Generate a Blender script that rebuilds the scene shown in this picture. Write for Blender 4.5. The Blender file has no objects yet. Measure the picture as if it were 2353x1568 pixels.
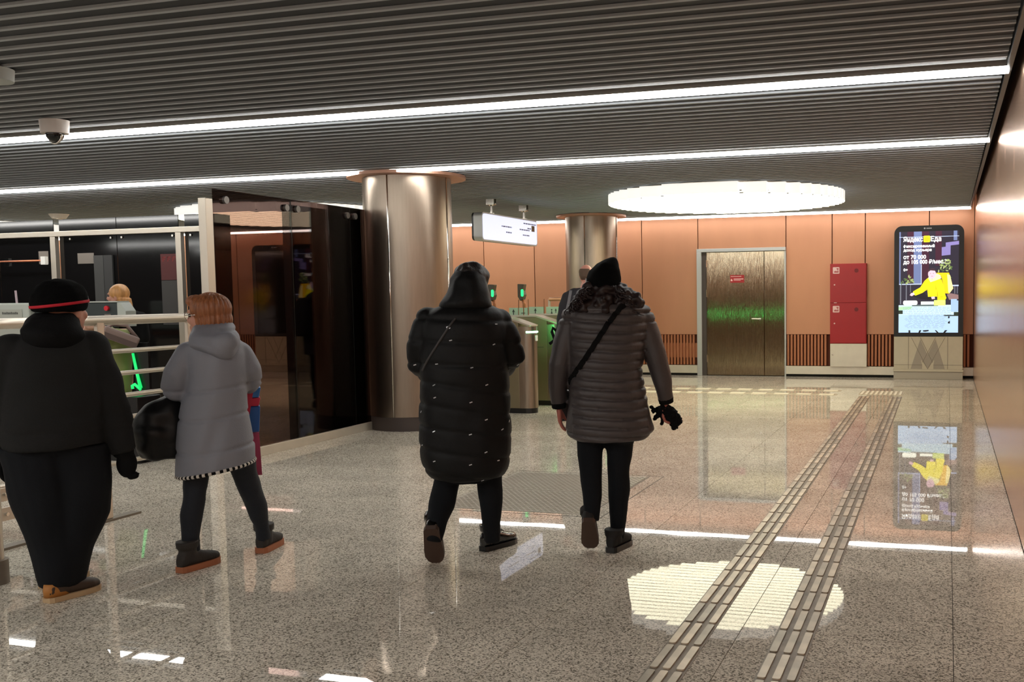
import bpy, bmesh, math, random
import numpy as np
from mathutils import Vector, Matrix, Euler
from mathutils.bvhtree import BVHTree
random.seed(7)
PI = math.pi
sc = bpy.context.scene
col = sc.collection

# ---------------------------------------------------------------- camera
cam_d = bpy.data.cameras.new('camera'); cam = bpy.data.objects.new('camera', cam_d); col.objects.link(cam)
cam_d.sensor_fit = 'HORIZONTAL'; cam_d.sensor_width = 36.0
cam_d.lens = 2336.0 / 2353.0 * 36.0
cam_d.shift_x = -(1476.0 - 1176.5) / 2353.0
cam_d.shift_y = (845.0 - 784.0) / 2353.0
cam_d.clip_start = 0.05; cam_d.clip_end = 200
_f = 2336.0
_Y = Vector(((2178 - 1476) / _f, (670 - 845) / _f, 1)).normalized()
_X = -Vector(((-6300 - 1476) / _f, (772 - 845) / _f, 1)); _X = (_X - _X.dot(_Y) * _Y).normalized()
_Z = _X.cross(_Y)
if _Z[1] > 0: _Z = -_Z
# rows X, Y, Z give world axes in (right, down, forward) camera axes
R = Matrix(((_X[0], -_X[1], -_X[2]), (_Y[0], -_Y[1], -_Y[2]), (_Z[0], -_Z[1], -_Z[2])))
cam.matrix_world = Matrix.Translation((0, 0, 1.5)) @ R.to_4x4()
sc.camera = cam

# ---------------------------------------------------------------- world, exposure
w = bpy.data.worlds.new('world'); sc.world = w; w.use_nodes = True
w.node_tree.nodes['Background'].inputs[0].default_value = (0.02, 0.02, 0.02, 1)
w.node_tree.nodes['Background'].inputs[1].default_value = 1.0
sc.view_settings.view_transform = 'Standard'; sc.view_settings.look = 'None'
sc.view_settings.gamma = 1.0; sc.view_settings.use_curve_mapping = False
sc.view_settings.exposure = 0.62
LED_L, LAMP_SIDE, LAMP_BOTTOM = 17.0, .5, 3.7

# ---------------------------------------------------------------- materials
def lin(r, g, b):
    f = lambda x: (x / 255 / 12.92) if x <= 10 else ((x / 255 + 0.055) / 1.055) ** 2.4
    return (f(r), f(g), f(b), 1.0)
MATS = {}
def mat(name, color, rough=0.5, metal=0.0, spec=0.5, noise=0.0, nscale=20.0, stretch=None, bump=0.0, bscale=60.0, coat=0.0, aniso=0.0, rnd=0.0, sheen=0.0):
    if name in MATS: return MATS[name]
    m = bpy.data.materials.new(name); m.use_nodes = True; MATS[name] = m
    nt = m.node_tree; p = nt.nodes['Principled BSDF']
    p.inputs['Base Color'].default_value = color; p.inputs['Roughness'].default_value = rough
    p.inputs['Metallic'].default_value = metal; p.inputs['Specular IOR Level'].default_value = spec
    p.inputs['Coat Weight'].default_value = coat; p.inputs['Coat Roughness'].default_value = 0.08
    p.inputs['Anisotropic'].default_value = aniso
    p.inputs['Sheen Weight'].default_value = sheen
    if noise or bump:
        tc = nt.nodes.new('ShaderNodeTexCoord'); mp = nt.nodes.new('ShaderNodeMapping')
        nt.links.new(tc.outputs['Object'], mp.inputs[0])
        if stretch: mp.inputs['Scale'].default_value = stretch
    col_out = None
    if noise:
        n = nt.nodes.new('ShaderNodeTexNoise'); n.inputs['Scale'].default_value = nscale; n.inputs['Detail'].default_value = 5
        nt.links.new(mp.outputs[0], n.inputs['Vector'])
        mr = nt.nodes.new('ShaderNodeMapRange'); mr.inputs[1].default_value = 0.25; mr.inputs[2].default_value = 0.75
        mr.inputs[3].default_value = 1 - noise; mr.inputs[4].default_value = 1 + noise
        nt.links.new(n.outputs['Fac'], mr.inputs[0])
        mx = nt.nodes.new('ShaderNodeMix'); mx.data_type = 'RGBA'; mx.blend_type = 'MULTIPLY'; mx.inputs[0].default_value = 1
        mx.inputs[6].default_value = color; nt.links.new(mr.outputs[0], mx.inputs[7])
        col_out = mx.outputs[2]
    if rnd:
        oi = nt.nodes.new('ShaderNodeObjectInfo'); mr2 = nt.nodes.new('ShaderNodeMapRange')
        mr2.inputs[3].default_value = 1 - rnd; mr2.inputs[4].default_value = 1 + rnd
        nt.links.new(oi.outputs['Random'], mr2.inputs[0])
        mx2 = nt.nodes.new('ShaderNodeMix'); mx2.data_type = 'RGBA'; mx2.blend_type = 'MULTIPLY'; mx2.inputs[0].default_value = 1
        if col_out: nt.links.new(col_out, mx2.inputs[6])
        else: mx2.inputs[6].default_value = color
        nt.links.new(mr2.outputs[0], mx2.inputs[7]); col_out = mx2.outputs[2]
    if col_out: nt.links.new(col_out, p.inputs['Base Color'])
    if bump:
        n2 = nt.nodes.new('ShaderNodeTexNoise'); n2.inputs['Scale'].default_value = bscale; n2.inputs['Detail'].default_value = 3
        nt.links.new(mp.outputs[0], n2.inputs['Vector'])
        b = nt.nodes.new('ShaderNodeBump'); b.inputs['Strength'].default_value = bump; b.inputs['Distance'].default_value = 0.01
        nt.links.new(n2.outputs['Fac'], b.inputs['Height']); nt.links.new(b.outputs[0], p.inputs['Normal'])
    return m
def emit(name, color, strength):
    if name in MATS: return MATS[name]
    m = bpy.data.materials.new(name); m.use_nodes = True; MATS[name] = m
    p = m.node_tree.nodes['Principled BSDF']
    p.inputs['Base Color'].default_value = (color[0] * .6, color[1] * .6, color[2] * .6, 1); p.inputs['Roughness'].default_value = 0.4
    p.inputs['Emission Color'].default_value = color; p.inputs['Emission Strength'].default_value = strength
    return m
def tinted_glass(name, tint, rough=0.02, ior=1.5):
    m = bpy.data.materials.new(name); m.use_nodes = True; MATS[name] = m
    nt = m.node_tree; nt.nodes.remove(nt.nodes['Principled BSDF']); out = nt.nodes['Material Output']
    t = nt.nodes.new('ShaderNodeBsdfTransparent'); t.inputs[0].default_value = tint
    g = nt.nodes.new('ShaderNodeBsdfGlossy'); g.inputs['Roughness'].default_value = rough
    fr = nt.nodes.new('ShaderNodeFresnel'); fr.inputs[0].default_value = ior
    mx = nt.nodes.new('ShaderNodeMixShader')
    nt.links.new(fr.outputs[0], mx.inputs[0]); nt.links.new(t.outputs[0], mx.inputs[1]); nt.links.new(g.outputs[0], mx.inputs[2])
    nt.links.new(mx.outputs[0], out.inputs[0]); return m

def floor_material():
    m = bpy.data.materials.new('polished_granite'); m.use_nodes = True
    nt = m.node_tree; p = nt.nodes['Principled BSDF']; L = nt.links.new
    geo = nt.nodes.new('ShaderNodeNewGeometry')
    v = nt.nodes.new('ShaderNodeTexVoronoi'); v.inputs['Scale'].default_value = 150; L(geo.outputs['Position'], v.inputs['Vector'])
    sep = nt.nodes.new('ShaderNodeSeparateColor'); L(v.outputs['Color'], sep.inputs[0])
    cr = nt.nodes.new('ShaderNodeValToRGB'); e = cr.color_ramp.elements
    e[0].position = 0.0; e[0].color = lin(104, 96, 86); e[1].position = 1.0; e[1].color = lin(240, 231, 216)
    a = cr.color_ramp.elements.new(0.18); a.color = lin(148, 140, 127)
    a = cr.color_ramp.elements.new(0.4); a.color = lin(207, 197, 180)
    L(sep.outputs[0], cr.inputs[0])
    n = nt.nodes.new('ShaderNodeTexNoise'); n.inputs['Scale'].default_value = 2.2; n.inputs['Detail'].default_value = 6; L(geo.outputs['Position'], n.inputs['Vector'])
    mr = nt.nodes.new('ShaderNodeMapRange'); mr.inputs[1].default_value = .3; mr.inputs[2].default_value = .7; mr.inputs[3].default_value = .86; mr.inputs[4].default_value = 1.1; L(n.outputs['Fac'], mr.inputs[0])
    oi = nt.nodes.new('ShaderNodeObjectInfo'); mo = nt.nodes.new('ShaderNodeMapRange'); mo.inputs[3].default_value = .95; mo.inputs[4].default_value = 1.05; L(oi.outputs['Random'], mo.inputs[0])
    mu = nt.nodes.new('ShaderNodeMath'); mu.operation = 'MULTIPLY'; L(mr.outputs[0], mu.inputs[0]); L(mo.outputs[0], mu.inputs[1])
    mx = nt.nodes.new('ShaderNodeMix'); mx.data_type = 'RGBA'; mx.blend_type = 'MULTIPLY'; mx.inputs[0].default_value = 1
    L(cr.outputs[0], mx.inputs[6]); L(mu.outputs[0], mx.inputs[7]); L(mx.outputs[2], p.inputs['Base Color'])
    n2 = nt.nodes.new('ShaderNodeTexNoise'); n2.inputs['Scale'].default_value = 5; n2.inputs['Detail'].default_value = 8; L(geo.outputs['Position'], n2.inputs['Vector'])
    rr = nt.nodes.new('ShaderNodeMapRange'); rr.inputs[1].default_value = .35; rr.inputs[2].default_value = .75; rr.inputs[3].default_value = .008; rr.inputs[4].default_value = .03; L(n2.outputs['Fac'], rr.inputs[0])
    L(rr.outputs[0], p.inputs['Roughness'])
    n3 = nt.nodes.new('ShaderNodeTexNoise'); n3.inputs['Scale'].default_value = 1.6; n3.inputs['Detail'].default_value = 1; L(geo.outputs['Position'], n3.inputs['Vector'])
    b = nt.nodes.new('ShaderNodeBump'); b.inputs['Strength'].default_value = .014; b.inputs['Distance'].default_value = .02; L(n3.outputs['Fac'], b.inputs['Height']); L(b.outputs[0], p.inputs['Normal'])
    p.inputs['IOR'].default_value = 1.5; p.inputs['Specular IOR Level'].default_value = .15
    return m

# ---------------------------------------------------------------- geometry helpers
class MB:
    def __init__(s): s.v = []; s.f = []; s.m = []
    def add(s, vs, fs, mi=0):
        o = len(s.v); s.v += [tuple(map(float, p)) for p in vs]
        for q in fs: s.f.append(tuple(i + o for i in q)); s.m.append(mi)
        return s
    def box(s, x0, x1, y0, y1, z0, z1, mi=0):
        vs = [(x, y, z) for z in (z0, z1) for y in (y0, y1) for x in (x0, x1)]
        return s.add(vs, [(0, 2, 3, 1), (4, 5, 7, 6), (0, 1, 5, 4), (2, 6, 7, 3), (0, 4, 6, 2), (1, 3, 7, 5)], mi)
    def cyl(s, p0, p1, r, n=16, r2=None, mi=0):
        return s.tube([p0, p1], [r, r if r2 is None else r2], n, mi)
    def tube(s, pts, rs, n=12, mi=0, flat=1.0):
        pts = [Vector(p) for p in pts]
        if not hasattr(rs, '__len__'): rs = [rs] * len(pts)
        rings = []; prev = None
        for i, p in enumerate(pts):
            a = pts[max(i - 1, 0)]; b = pts[min(i + 1, len(pts) - 1)]; t = (b - a).normalized()
            if prev is None:
                up = Vector((0, 0, 1)) if abs(t.z) < .9 else Vector((0, 1, 0))
                x = t.cross(up).normalized()
            else:
                x = (prev - t * prev.dot(t)).normalized()
            prev = x; y = t.cross(x)
            rings.append([p + (x * math.cos(2 * PI * k / n) * rs[i] + y * math.sin(2 * PI * k / n) * rs[i] * flat) for k in range(n)])
        return s.rings(rings, mi)
    def rings(s, rings, mi=0):
        n = len(rings[0]); vs = [p for r in rings for p in r]; fs = []
        for i in range(len(rings) - 1):
            for k in range(n):
                k2 = (k + 1) % n; fs.append((i * n + k, i * n + k2, (i + 1) * n + k2, (i + 1) * n + k))
        fs.append(tuple(range(n - 1, -1, -1))); fs.append(tuple((len(rings) - 1) * n + k for k in range(n)))
        return s.add(vs, fs, mi)
    def loft(s, secs, n=36, e=2.3, mi=0, yaw=0.0):   # (u, v, z, ru, rv)
        rings = []
        for (u, v, z, ru, rv) in secs:
            r = []
            for k in range(n):
                a = 2 * PI * k / n; c_, s_ = math.cos(a), math.sin(a)
                x = math.copysign(abs(c_) ** (2 / e), c_) * ru; y = math.copysign(abs(s_) ** (2 / e), s_) * rv
                r.append((u + x * math.cos(yaw) - y * math.sin(yaw), v + x * math.sin(yaw) + y * math.cos(yaw), z))
            rings.append(r)
        return s.rings(rings, mi)
    def ball(s, c, r, n=16, m=10, mi=0, mtx=None):
        if not hasattr(r, '__len__'): r = (r, r, r)
        rings = []
        for i in range(m + 1):
            th = -PI / 2 + PI * (i if 0 < i < m else (i + (.02 if i == 0 else -.02))) / m
            ring = []
            for k in range(n):
                a = 2 * PI * k / n
                p = Vector((math.cos(a) * math.cos(th) * r[0], math.sin(a) * math.cos(th) * r[1], math.sin(th) * r[2]))
                if mtx: p = mtx @ p
                ring.append(p + Vector(c))
            rings.append(ring)
        return s.rings(rings, mi)
    def prism(s, poly, a, b, axis='z', mi=0):      # poly in the two other axes
        def P(p, t): return {'z': (p[0], p[1], t), 'y': (p[0], t, p[1]), 'x': (t, p[0], p[1])}[axis]
        n = len(poly); vs = [P(p, a) for p in poly] + [P(p, b) for p in poly]
        fs = [tuple(range(n)), tuple(range(2 * n - 1, n - 1, -1))]
        for k in range(n): fs.append((k, k + n, (k + 1) % n + n, (k + 1) % n))
        return s.add(vs, fs, mi)
    def mesh(s, name, mats, smooth=False):
        me = bpy.data.meshes.new(name); me.from_pydata(s.v, [], s.f); me.update()
        bm = bmesh.new(); bm.from_mesh(me); bmesh.ops.recalc_face_normals(bm, faces=bm.faces); bm.to_mesh(me); bm.free()
        for m in (mats if isinstance(mats, (list, tuple)) else [mats]): me.materials.append(m)
        if any(s.m): me.polygons.foreach_set('material_index', s.m)
        if smooth: me.polygons.foreach_set('use_smooth', [True] * len(me.polygons))
        return me
    def build(s, name, mats, parent=None, smooth=False, bevel=0.0, loc=None):
        me = s.mesh(name, mats, smooth is True)
        if smooth == 'auto': me.set_sharp_from_angle(angle=math.radians(35)) if hasattr(me, 'set_sharp_from_angle') else None
        if smooth == 'auto': me.polygons.foreach_set('use_smooth', [True] * len(me.polygons)); me.set_sharp_from_angle(angle=math.radians(35))
        o = link(name, me, parent, loc)
        if bevel:
            b = o.modifiers.new('bevel', 'BEVEL'); b.width = bevel; b.segments = 2; b.limit_method = 'ANGLE'
        return o
def link(name, me, parent=None, loc=None):
    o = bpy.data.objects.new(name, me); col.objects.link(o)
    if parent: o.parent = parent
    if loc: o.location = loc
    return o
def tag(o, label=None, cat=None, group=None, kind=None):
    if label: o['label'] = label
    if cat: o['category'] = cat
    if group: o['group'] = group
    if kind: o['kind'] = kind
    return o
def thing(name, label, cat, loc=(0, 0, 0), rz=0.0, group=None):
    o = link(name, None, None, loc); o.rotation_euler = (0, 0, rz); o.empty_display_size = .1
    return tag(o, label, cat, group)
def struct(o): o['kind'] = 'structure'; return o
def bx(name, m, parent, *b, bevel=0.0): return MB().box(*b).build(name, m, parent, bevel=bevel)
def rrect(x0, x1, z0, z1, r, n=6, corners=(1, 1, 1, 1)):   # bl, br, tr, tl
    pts = []
    for (cx, cz, a0, on, ex, ez) in ((x0 + r, z0 + r, PI, corners[0], x0, z0), (x1 - r, z0 + r, 1.5 * PI, corners[1], x1, z0), (x1 - r, z1 - r, 0, corners[2], x1, z1), (x0 + r, z1 - r, PI / 2, corners[3], x0, z1)):
        if on: pts += [(cx + r * math.cos(a0 + PI / 2 * k / n), cz + r * math.sin(a0 + PI / 2 * k / n)) for k in range(n + 1)]
        else: pts.append((ex, ez))
    return pts
def evaluated(o):
    dg = bpy.context.evaluated_depsgraph_get(); me = bpy.data.meshes.new_from_object(o.evaluated_get(dg)); return me
def remesh(mb, voxel=.011, smooth=4):
    me = mb.mesh('tmp', []); o = link('tmp', me)
    r = o.modifiers.new('r', 'REMESH'); r.mode = 'VOXEL'; r.voxel_size = voxel
    if smooth:
        s_ = o.modifiers.new('s', 'SMOOTH'); s_.iterations = smooth; s_.factor = .5
    out = evaluated(o); bpy.data.objects.remove(o); bpy.data.meshes.remove(me)
    return out
def text_mesh(body, size, extrude=0.0, bold=0.0):
    c = bpy.data.curves.new('t', 'FONT'); c.body = body; c.size = size; c.extrude = extrude; c.offset = bold; c.resolution_u = 3
    o = link('t', c); me = evaluated(o); bpy.data.objects.remove(o); bpy.data.curves.remove(c); return me

# ---------------------------------------------------------------- palette
M_granite = floor_material()
M_grout = mat('grout', lin(70, 64, 56), .8)
M_plenum = mat('ceiling_plenum', lin(50, 50, 52), .9)
M_slat = mat('slat_grey', lin(45, 48, 53), .65, rnd=.05)
M_rib_grey = mat('slat_edge_grey', lin(172, 178, 184), .6)
M_led = emit('led_strip_light', (1, .985, .94, 1), LED_L)
M_led_house = mat('led_housing', lin(190, 186, 178), .4, .6)
M_copper = mat('copper_panel', lin(192, 136, 104), .42, .4, noise=.05, nscale=3, stretch=(1, 1, .3), rnd=.04)
M_copper_sheen = mat('brushed_copper', lin(230, 188, 162), .22, .9, noise=.06, nscale=30, stretch=(1, 6, .12), bump=.03, bscale=60)
M_copper_slat = mat('copper_slat', lin(176, 112, 78), .45, .4)
M_dark_gap = mat('dark_gap', lin(92, 44, 26), .9)
M_black_gap = mat('black_gap', lin(14, 12, 11), .9)
M_steel = mat('brushed_steel', lin(158, 144, 130), .34, 1.0, noise=.06, nscale=40, stretch=(1, 1, .08), bump=.03, bscale=160)
M_steel_door = mat('door_steel', lin(158, 148, 126), .1, 1.0, noise=.08, nscale=3, stretch=(14, 1, .3), bump=.5, bscale=12)
M_alu = mat('aluminium', lin(205, 196, 182), .38, .85)
M_alu_light = mat('pale_metal', lin(214, 206, 190), .4, .5, noise=.05, nscale=6)
M_grey_metal = mat('grey_frame', lin(186, 186, 184), .45, .5)
M_capital = mat('capital_ring', lin(196, 150, 128), .4, .5)
M_dark_base = mat('dark_base', lin(70, 60, 56), .5)
M_black = mat('black_plastic', lin(18, 18, 19), .35)
M_black_gloss = mat('black_gloss', lin(12, 12, 13), .07, spec=.5)
M_chrome = mat('chrome', lin(220, 216, 208), .15, 1.0)
M_red = mat('cabinet_red', lin(164, 14, 24), .38, noise=.04, nscale=5)
M_white = mat('white_paint', lin(232, 230, 224), .5)
M_white_plastic = mat('white_plastic', lin(214, 204, 198), .45)
M_tint = tinted_glass('smoked_glass', (.38, .30, .28, 1), .02, 1.2)
M_clear = tinted_glass('clear_glass', (.93, .95, .94, 1))
M_green = emit('green_led', (.02, 1, .22, 1), 1.0)
M_green_hot = emit('green_led_bright', (.25, 1, .5, 1), 14.0)
# ================================================================ THE SETTING
XR, XL, YB, YF, H = 0.43, -20.0, 18.36, -6.0, 2.9
floor = struct(MB().box(XL - .2, XR + .3, YF - .2, YB + .3, -.12, -.006).build('floor', M_grout))
GX, GY = .907, .625
tile_me = MB().box(-GX / 2 + .0016, GX / 2 - .0016, -GY / 2 + .0016, GY / 2 - .0016, -.008, 0).mesh('tile', M_granite)
edge_me = MB().box(.0366, XR, -GY / 2 + .0016, GY / 2 - .0016, -.008, 0).mesh('tile', M_granite)
far = MB()
for j in range(-17, 23):
    yc = 4.70 + GY * (j + .5); y0, y1 = max(yc - GY / 2, YF), min(yc + GY / 2, YB)
    if y1 <= y0 + .01: continue
    if -4 <= j < 16: link('tile', edge_me, floor, (0, yc, 0))
    else: far.box(.0366, XR, y0 + .0016, y1 - .0016, -.008, 0)
    for i in range(23):
        xc = .035 - GX * (i + .5)
        if i < 8 and -4 <= j < 16: link('tile', tile_me, floor, (xc, yc, 0))
        else: far.box(xc - GX / 2 + .0016, xc + GX / 2 - .0016, y0 + .0016, y1 - .0016, -.008, 0)
tag(far.build('floor_tiles', M_granite, floor), kind='stuff')

ceiling = struct(MB().box(XL, XR, YF, YB, 3.2, 3.3).build('ceiling', M_plenum))
# blades across the hall, the strip lights take the place of a blade
LEDS = [-5.4, -2.45, .55, 6.88, 9.98]  # strips behind the camera are unseen, added to light the hall
slat_me = MB().box(XL + .05, .33, -.015, .015, H, H + .022).box(XL + .05, .33, .015, .144, H + .014, H + .022, 1).mesh('slat', [M_rib_grey, M_slat])
y = YF + .1
for k in range(200):
    y = YF + .1 + k * .16
    if y > 17.7: break
    if min(abs(y + .05 - q) for q in LEDS) < .1: continue
    link('slat', slat_me, ceiling, (0, y, 0))
MB().box(.34, .37, YF, 17.9, H - .02, 3.2).build('edge_trim', M_black, ceiling)
for q in LEDS + [17.85]:
    t = thing('strip_light', {6.88: 'long white strip light across the slatted ceiling, nearest the camera', 9.98: 'long white strip light across the slatted ceiling just above the steel columns', 17.85: 'thin white strip light along the top of the far copper wall'}.get(q, 'unseen strip light added behind the camera to light the hall, number %s counting back' % {.55: 'one', -2.45: 'two', -5.4: 'three'}.get(q)), 'light', (0, q, H), group='ceiling strip lights')
    MB().box(XL + .1, .36, -.05, .05, -.002, .06).build('housing', M_led_house, t)
    MB().box(XL + .12, .355, -.047, .047, -.032 if q < 17 else -.038, -.0025).build('diffuser', M_led if q < 17 else emit('wall_wash_light', (1, .985, .94, 1), 13.0), t)

# walls
wall_back = struct(MB().box(XL, XR, YB + .05, YB + .25, 0, 3.2).build('wall_back', M_dark_gap))
J = [.43, -.315, -1.399, -1.975, -2.796, -4.421, -5.503, -6.59, -7.677, -8.747, -9.83, -10.91, -12.0, -13.1, -14.5, -15.6, -16.8, -18.0, -20.0]
for a, b in zip(J[1:], J[:-1]):
    z0 = 2.335 if abs(b + 2.796) < .01 else .76
    MB().box(a + .007, b - .007, YB, YB + .04, z0, 3.15).build('panel', M_copper, wall_back, bevel=.003)
gs_me = MB().box(-.0175, .0175, -.02, .035, .2, .755).mesh('grille_slat', M_copper_slat)
for x0, x1 in ((-6.6, -4.43), (-2.785, -2.0), (-1.36, -.9), (.255, .43)):
    n = int((x1 - x0) / .0605)
    for k in range(n): link('grille_slat', gs_me, wall_back, (x0 + .03 + k * .0605, YB, 0))
st = MB()
for k in range(int((20 - 6.62) / .0605)): st.box(XL + k * .0605, XL + k * .0605 + .035, YB - .02, YB + .035, .2, .755)
tag(st.build('grille_slats', M_copper_slat, wall_back), kind='stuff')
MB().box(-6.6, -4.43, YB + .012, YB + .035, .33, .6).build('grille_backing', M_copper_slat, wall_back)
for i, (x0, x1) in enumerate(((XL, -4.4), (-2.79, .43))):
    b = struct(MB().box(x0, x1, YB - .06, YB + .03, .045, .19).build('baseboard_back', M_alu_light, bevel=.004))
    MB().box(x0, x1, YB - .03, YB + .03, 0.001, .043).build('shadow_gap', M_black_gap, b)
wall_right = struct(MB().box(XR + .03, XR + .2, YF, YB, 0, 3.2).build('wall_right', M_dark_base))
for k in range(-5, 16):
    y0 = .35 + k * 1.2; y1 = min(y0 + 1.2, YB)
    MB().box(XR, XR + .028, y0 + .003, y1 - .003, .012, 3.19).build('panel', M_copper_sheen, wall_right, bevel=.002)
struct(MB().box(XL - .2, XL, YF, YB, 0, 3.2).build('wall_left', mat('left_wall', lin(60, 50, 46), .6)))
struct(MB().box(XL, XR, YF - .2, YF, 0, 3.2).build('wall_front', mat('rear_wall', lin(150, 120, 100), .5)))

# ---- steel door in the far wall
door = struct(link('door_1', None, None, (-3.6, YB, 0)))
tag(door, 'brushed steel double door with a small red notice in the far copper wall')
MB().box(-.83, .81, -.09, .04, 2.27, 2.33).build('lintel', M_grey_metal, door, bevel=.004)
MB().box(-.83, -.74, -.09, .04, .0, 2.27).build('jamb', M_grey_metal, door, bevel=.004)
MB().box(-.74, -.66, -.045, .04, .0, 2.27).build('jamb_return', M_dark_base, door)
MB().box(.785, .81, -.06, .04, .0, 2.27).build('jamb', M_grey_metal, door)
l1 = MB().box(-.66, .405, -.02, .03, .012, 2.265).build('door_leaf', M_steel_door, door, bevel=.004)
l2 = MB().box(.413, .783, -.02, .03, .012, 2.265).build('door_leaf', M_steel_door, door, bevel=.004)
hb = MB(); hb.cyl((.33, -.02, 1.04), (.33, -.07, 1.04), .012, 10); hb.tube([(.33, -.07, 1.04), (.19, -.07, 1.045)], .011, 10); hb.cyl((.33, -.021, 1.04), (.33, -.027, 1.04), .026, 14)
hb.build('handle', M_chrome, l1, smooth='auto')
for z in (.25, 1.45, 2.0): MB().cyl((-.662, -.028, z), (-.662, -.028, z + .13), .012, 10).build('hinge', M_chrome, l1)
sg = MB().box(-.215, .045, -.024, -.0205, 1.705, 1.845).build('notice', M_red, l1)
lt = MB()
for k in range(9): lt.box(-.2 + k * .022, -.2 + k * .022 + .014, -.0255, -.0242, 1.812, 1.824)
lt.box(-.15, .03, -.0255, -.0242, 1.765, 1.778); lt.box(-.15, -.02, -.0255, -.0242, 1.745, 1.752)
lt.prism([(-.2, 1.735), (-.175, 1.735), (-.17, 1.75), (-.182, 1.765), (-.184, 1.782), (-.196, 1.768), (-.205, 1.75)], -.0255, -.0242, 'y')
lt.build('lettering', mat('pink_print', lin(240, 200, 196), .5), sg)

# ---- columns
def column(x, y, r, label):
    t = thing('steel_column', label, 'column', (x, y, 0), group='round steel columns')
    n = 64; rings = []
    for z in (.16, 2.86): rings.append([(r * math.cos(2 * PI * k / n), r * math.sin(2 * PI * k / n), z) for k in range(n)])
    MB().rings(rings).build('shaft', M_steel, t, smooth='auto')
    MB().cyl((0, 0, 0), (0, 0, .158), r * .985, 64).build('base', M_dark_base, t, smooth='auto')
    MB().cyl((0, 0, 2.862), (0, 0, 2.895), r * 1.34, 64).build('capital', M_capital, t, smooth='auto')
    for a in (-86, 0, 94, 180):
        a = math.radians(a); MB().cyl((r * math.cos(a), r * math.sin(a), .16), (r * math.cos(a), r * math.sin(a), 2.86), .009, 8).build('seam', M_chrome, t, smooth=True)
    return t
column(-5.98, 10.56, .5, 'wide brushed steel column at the end of the smoked glass partition')
column(-5.98, 16.9, .455, 'steel column farther back, standing behind the turnstiles near the copper wall')

# ---- round stepped lamps
lamp_side = emit('lamp_side', (1, .985, .92, 1), LAMP_SIDE); lamp_bot = emit('lamp_underside', (1, .95, .70, 1), LAMP_BOTTOM)
M_seam = mat('lamp_seam', lin(96, 90, 76), .6)
def lamp(x, y, r, label):
    t = thing('round_lamp', label, 'lamp', (x, y, 2.75), group='round stepped ceiling lamps')
    n = 22; w_ = 2 * r / n
    for k in range(n):
        yc = -r + (k + .5) * w_; ch = math.sqrt(max(r * r - yc * yc, .01))
        b = MB(); x0, x1, y0, y1, z0, z1 = -ch, ch, yc - w_ / 2 + .006, yc + w_ / 2 - .006, 0, .135
        vs = [(q, p, z) for z in (z0, z1) for p in (y0, y1) for q in (x0, x1)]
        b.add(vs, [(0, 2, 3, 1)], 1); b.add(vs, [(4, 5, 7, 6), (0, 1, 5, 4), (2, 6, 7, 3), (0, 4, 6, 2), (1, 3, 7, 5)], 0)
        b.build('diffuser', [lamp_side, lamp_bot], t)
    for k in range(1, n):
        yc = -r + k * w_; ch = math.sqrt(max(r * r - (abs(yc) + w_ * .4) ** 2, .005)); MB().box(-ch, ch, yc - .008, yc + .008, -.003, .006).build('divider', M_seam, t)
    MB().cyl((0, 0, .137), (0, 0, .149), r * .97, 48).build('mounting_plate', M_alu, t)
    MB().cyl((0, 0, .03), (0, 0, .04), r * .96, 48).build('back_plate', M_seam, t)
    return t
lamp(-2.97, 14.03, 1.62, 'large round white stepped lamp under the ceiling in front of the steel door')
lamp(-9.95, 13.9, 1.62, 'round white stepped lamp seen partly through the smoked glass partition')
lamp(-16.9, 14.1, 1.62, 'round white stepped lamp at the far left edge above the security frame')

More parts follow.
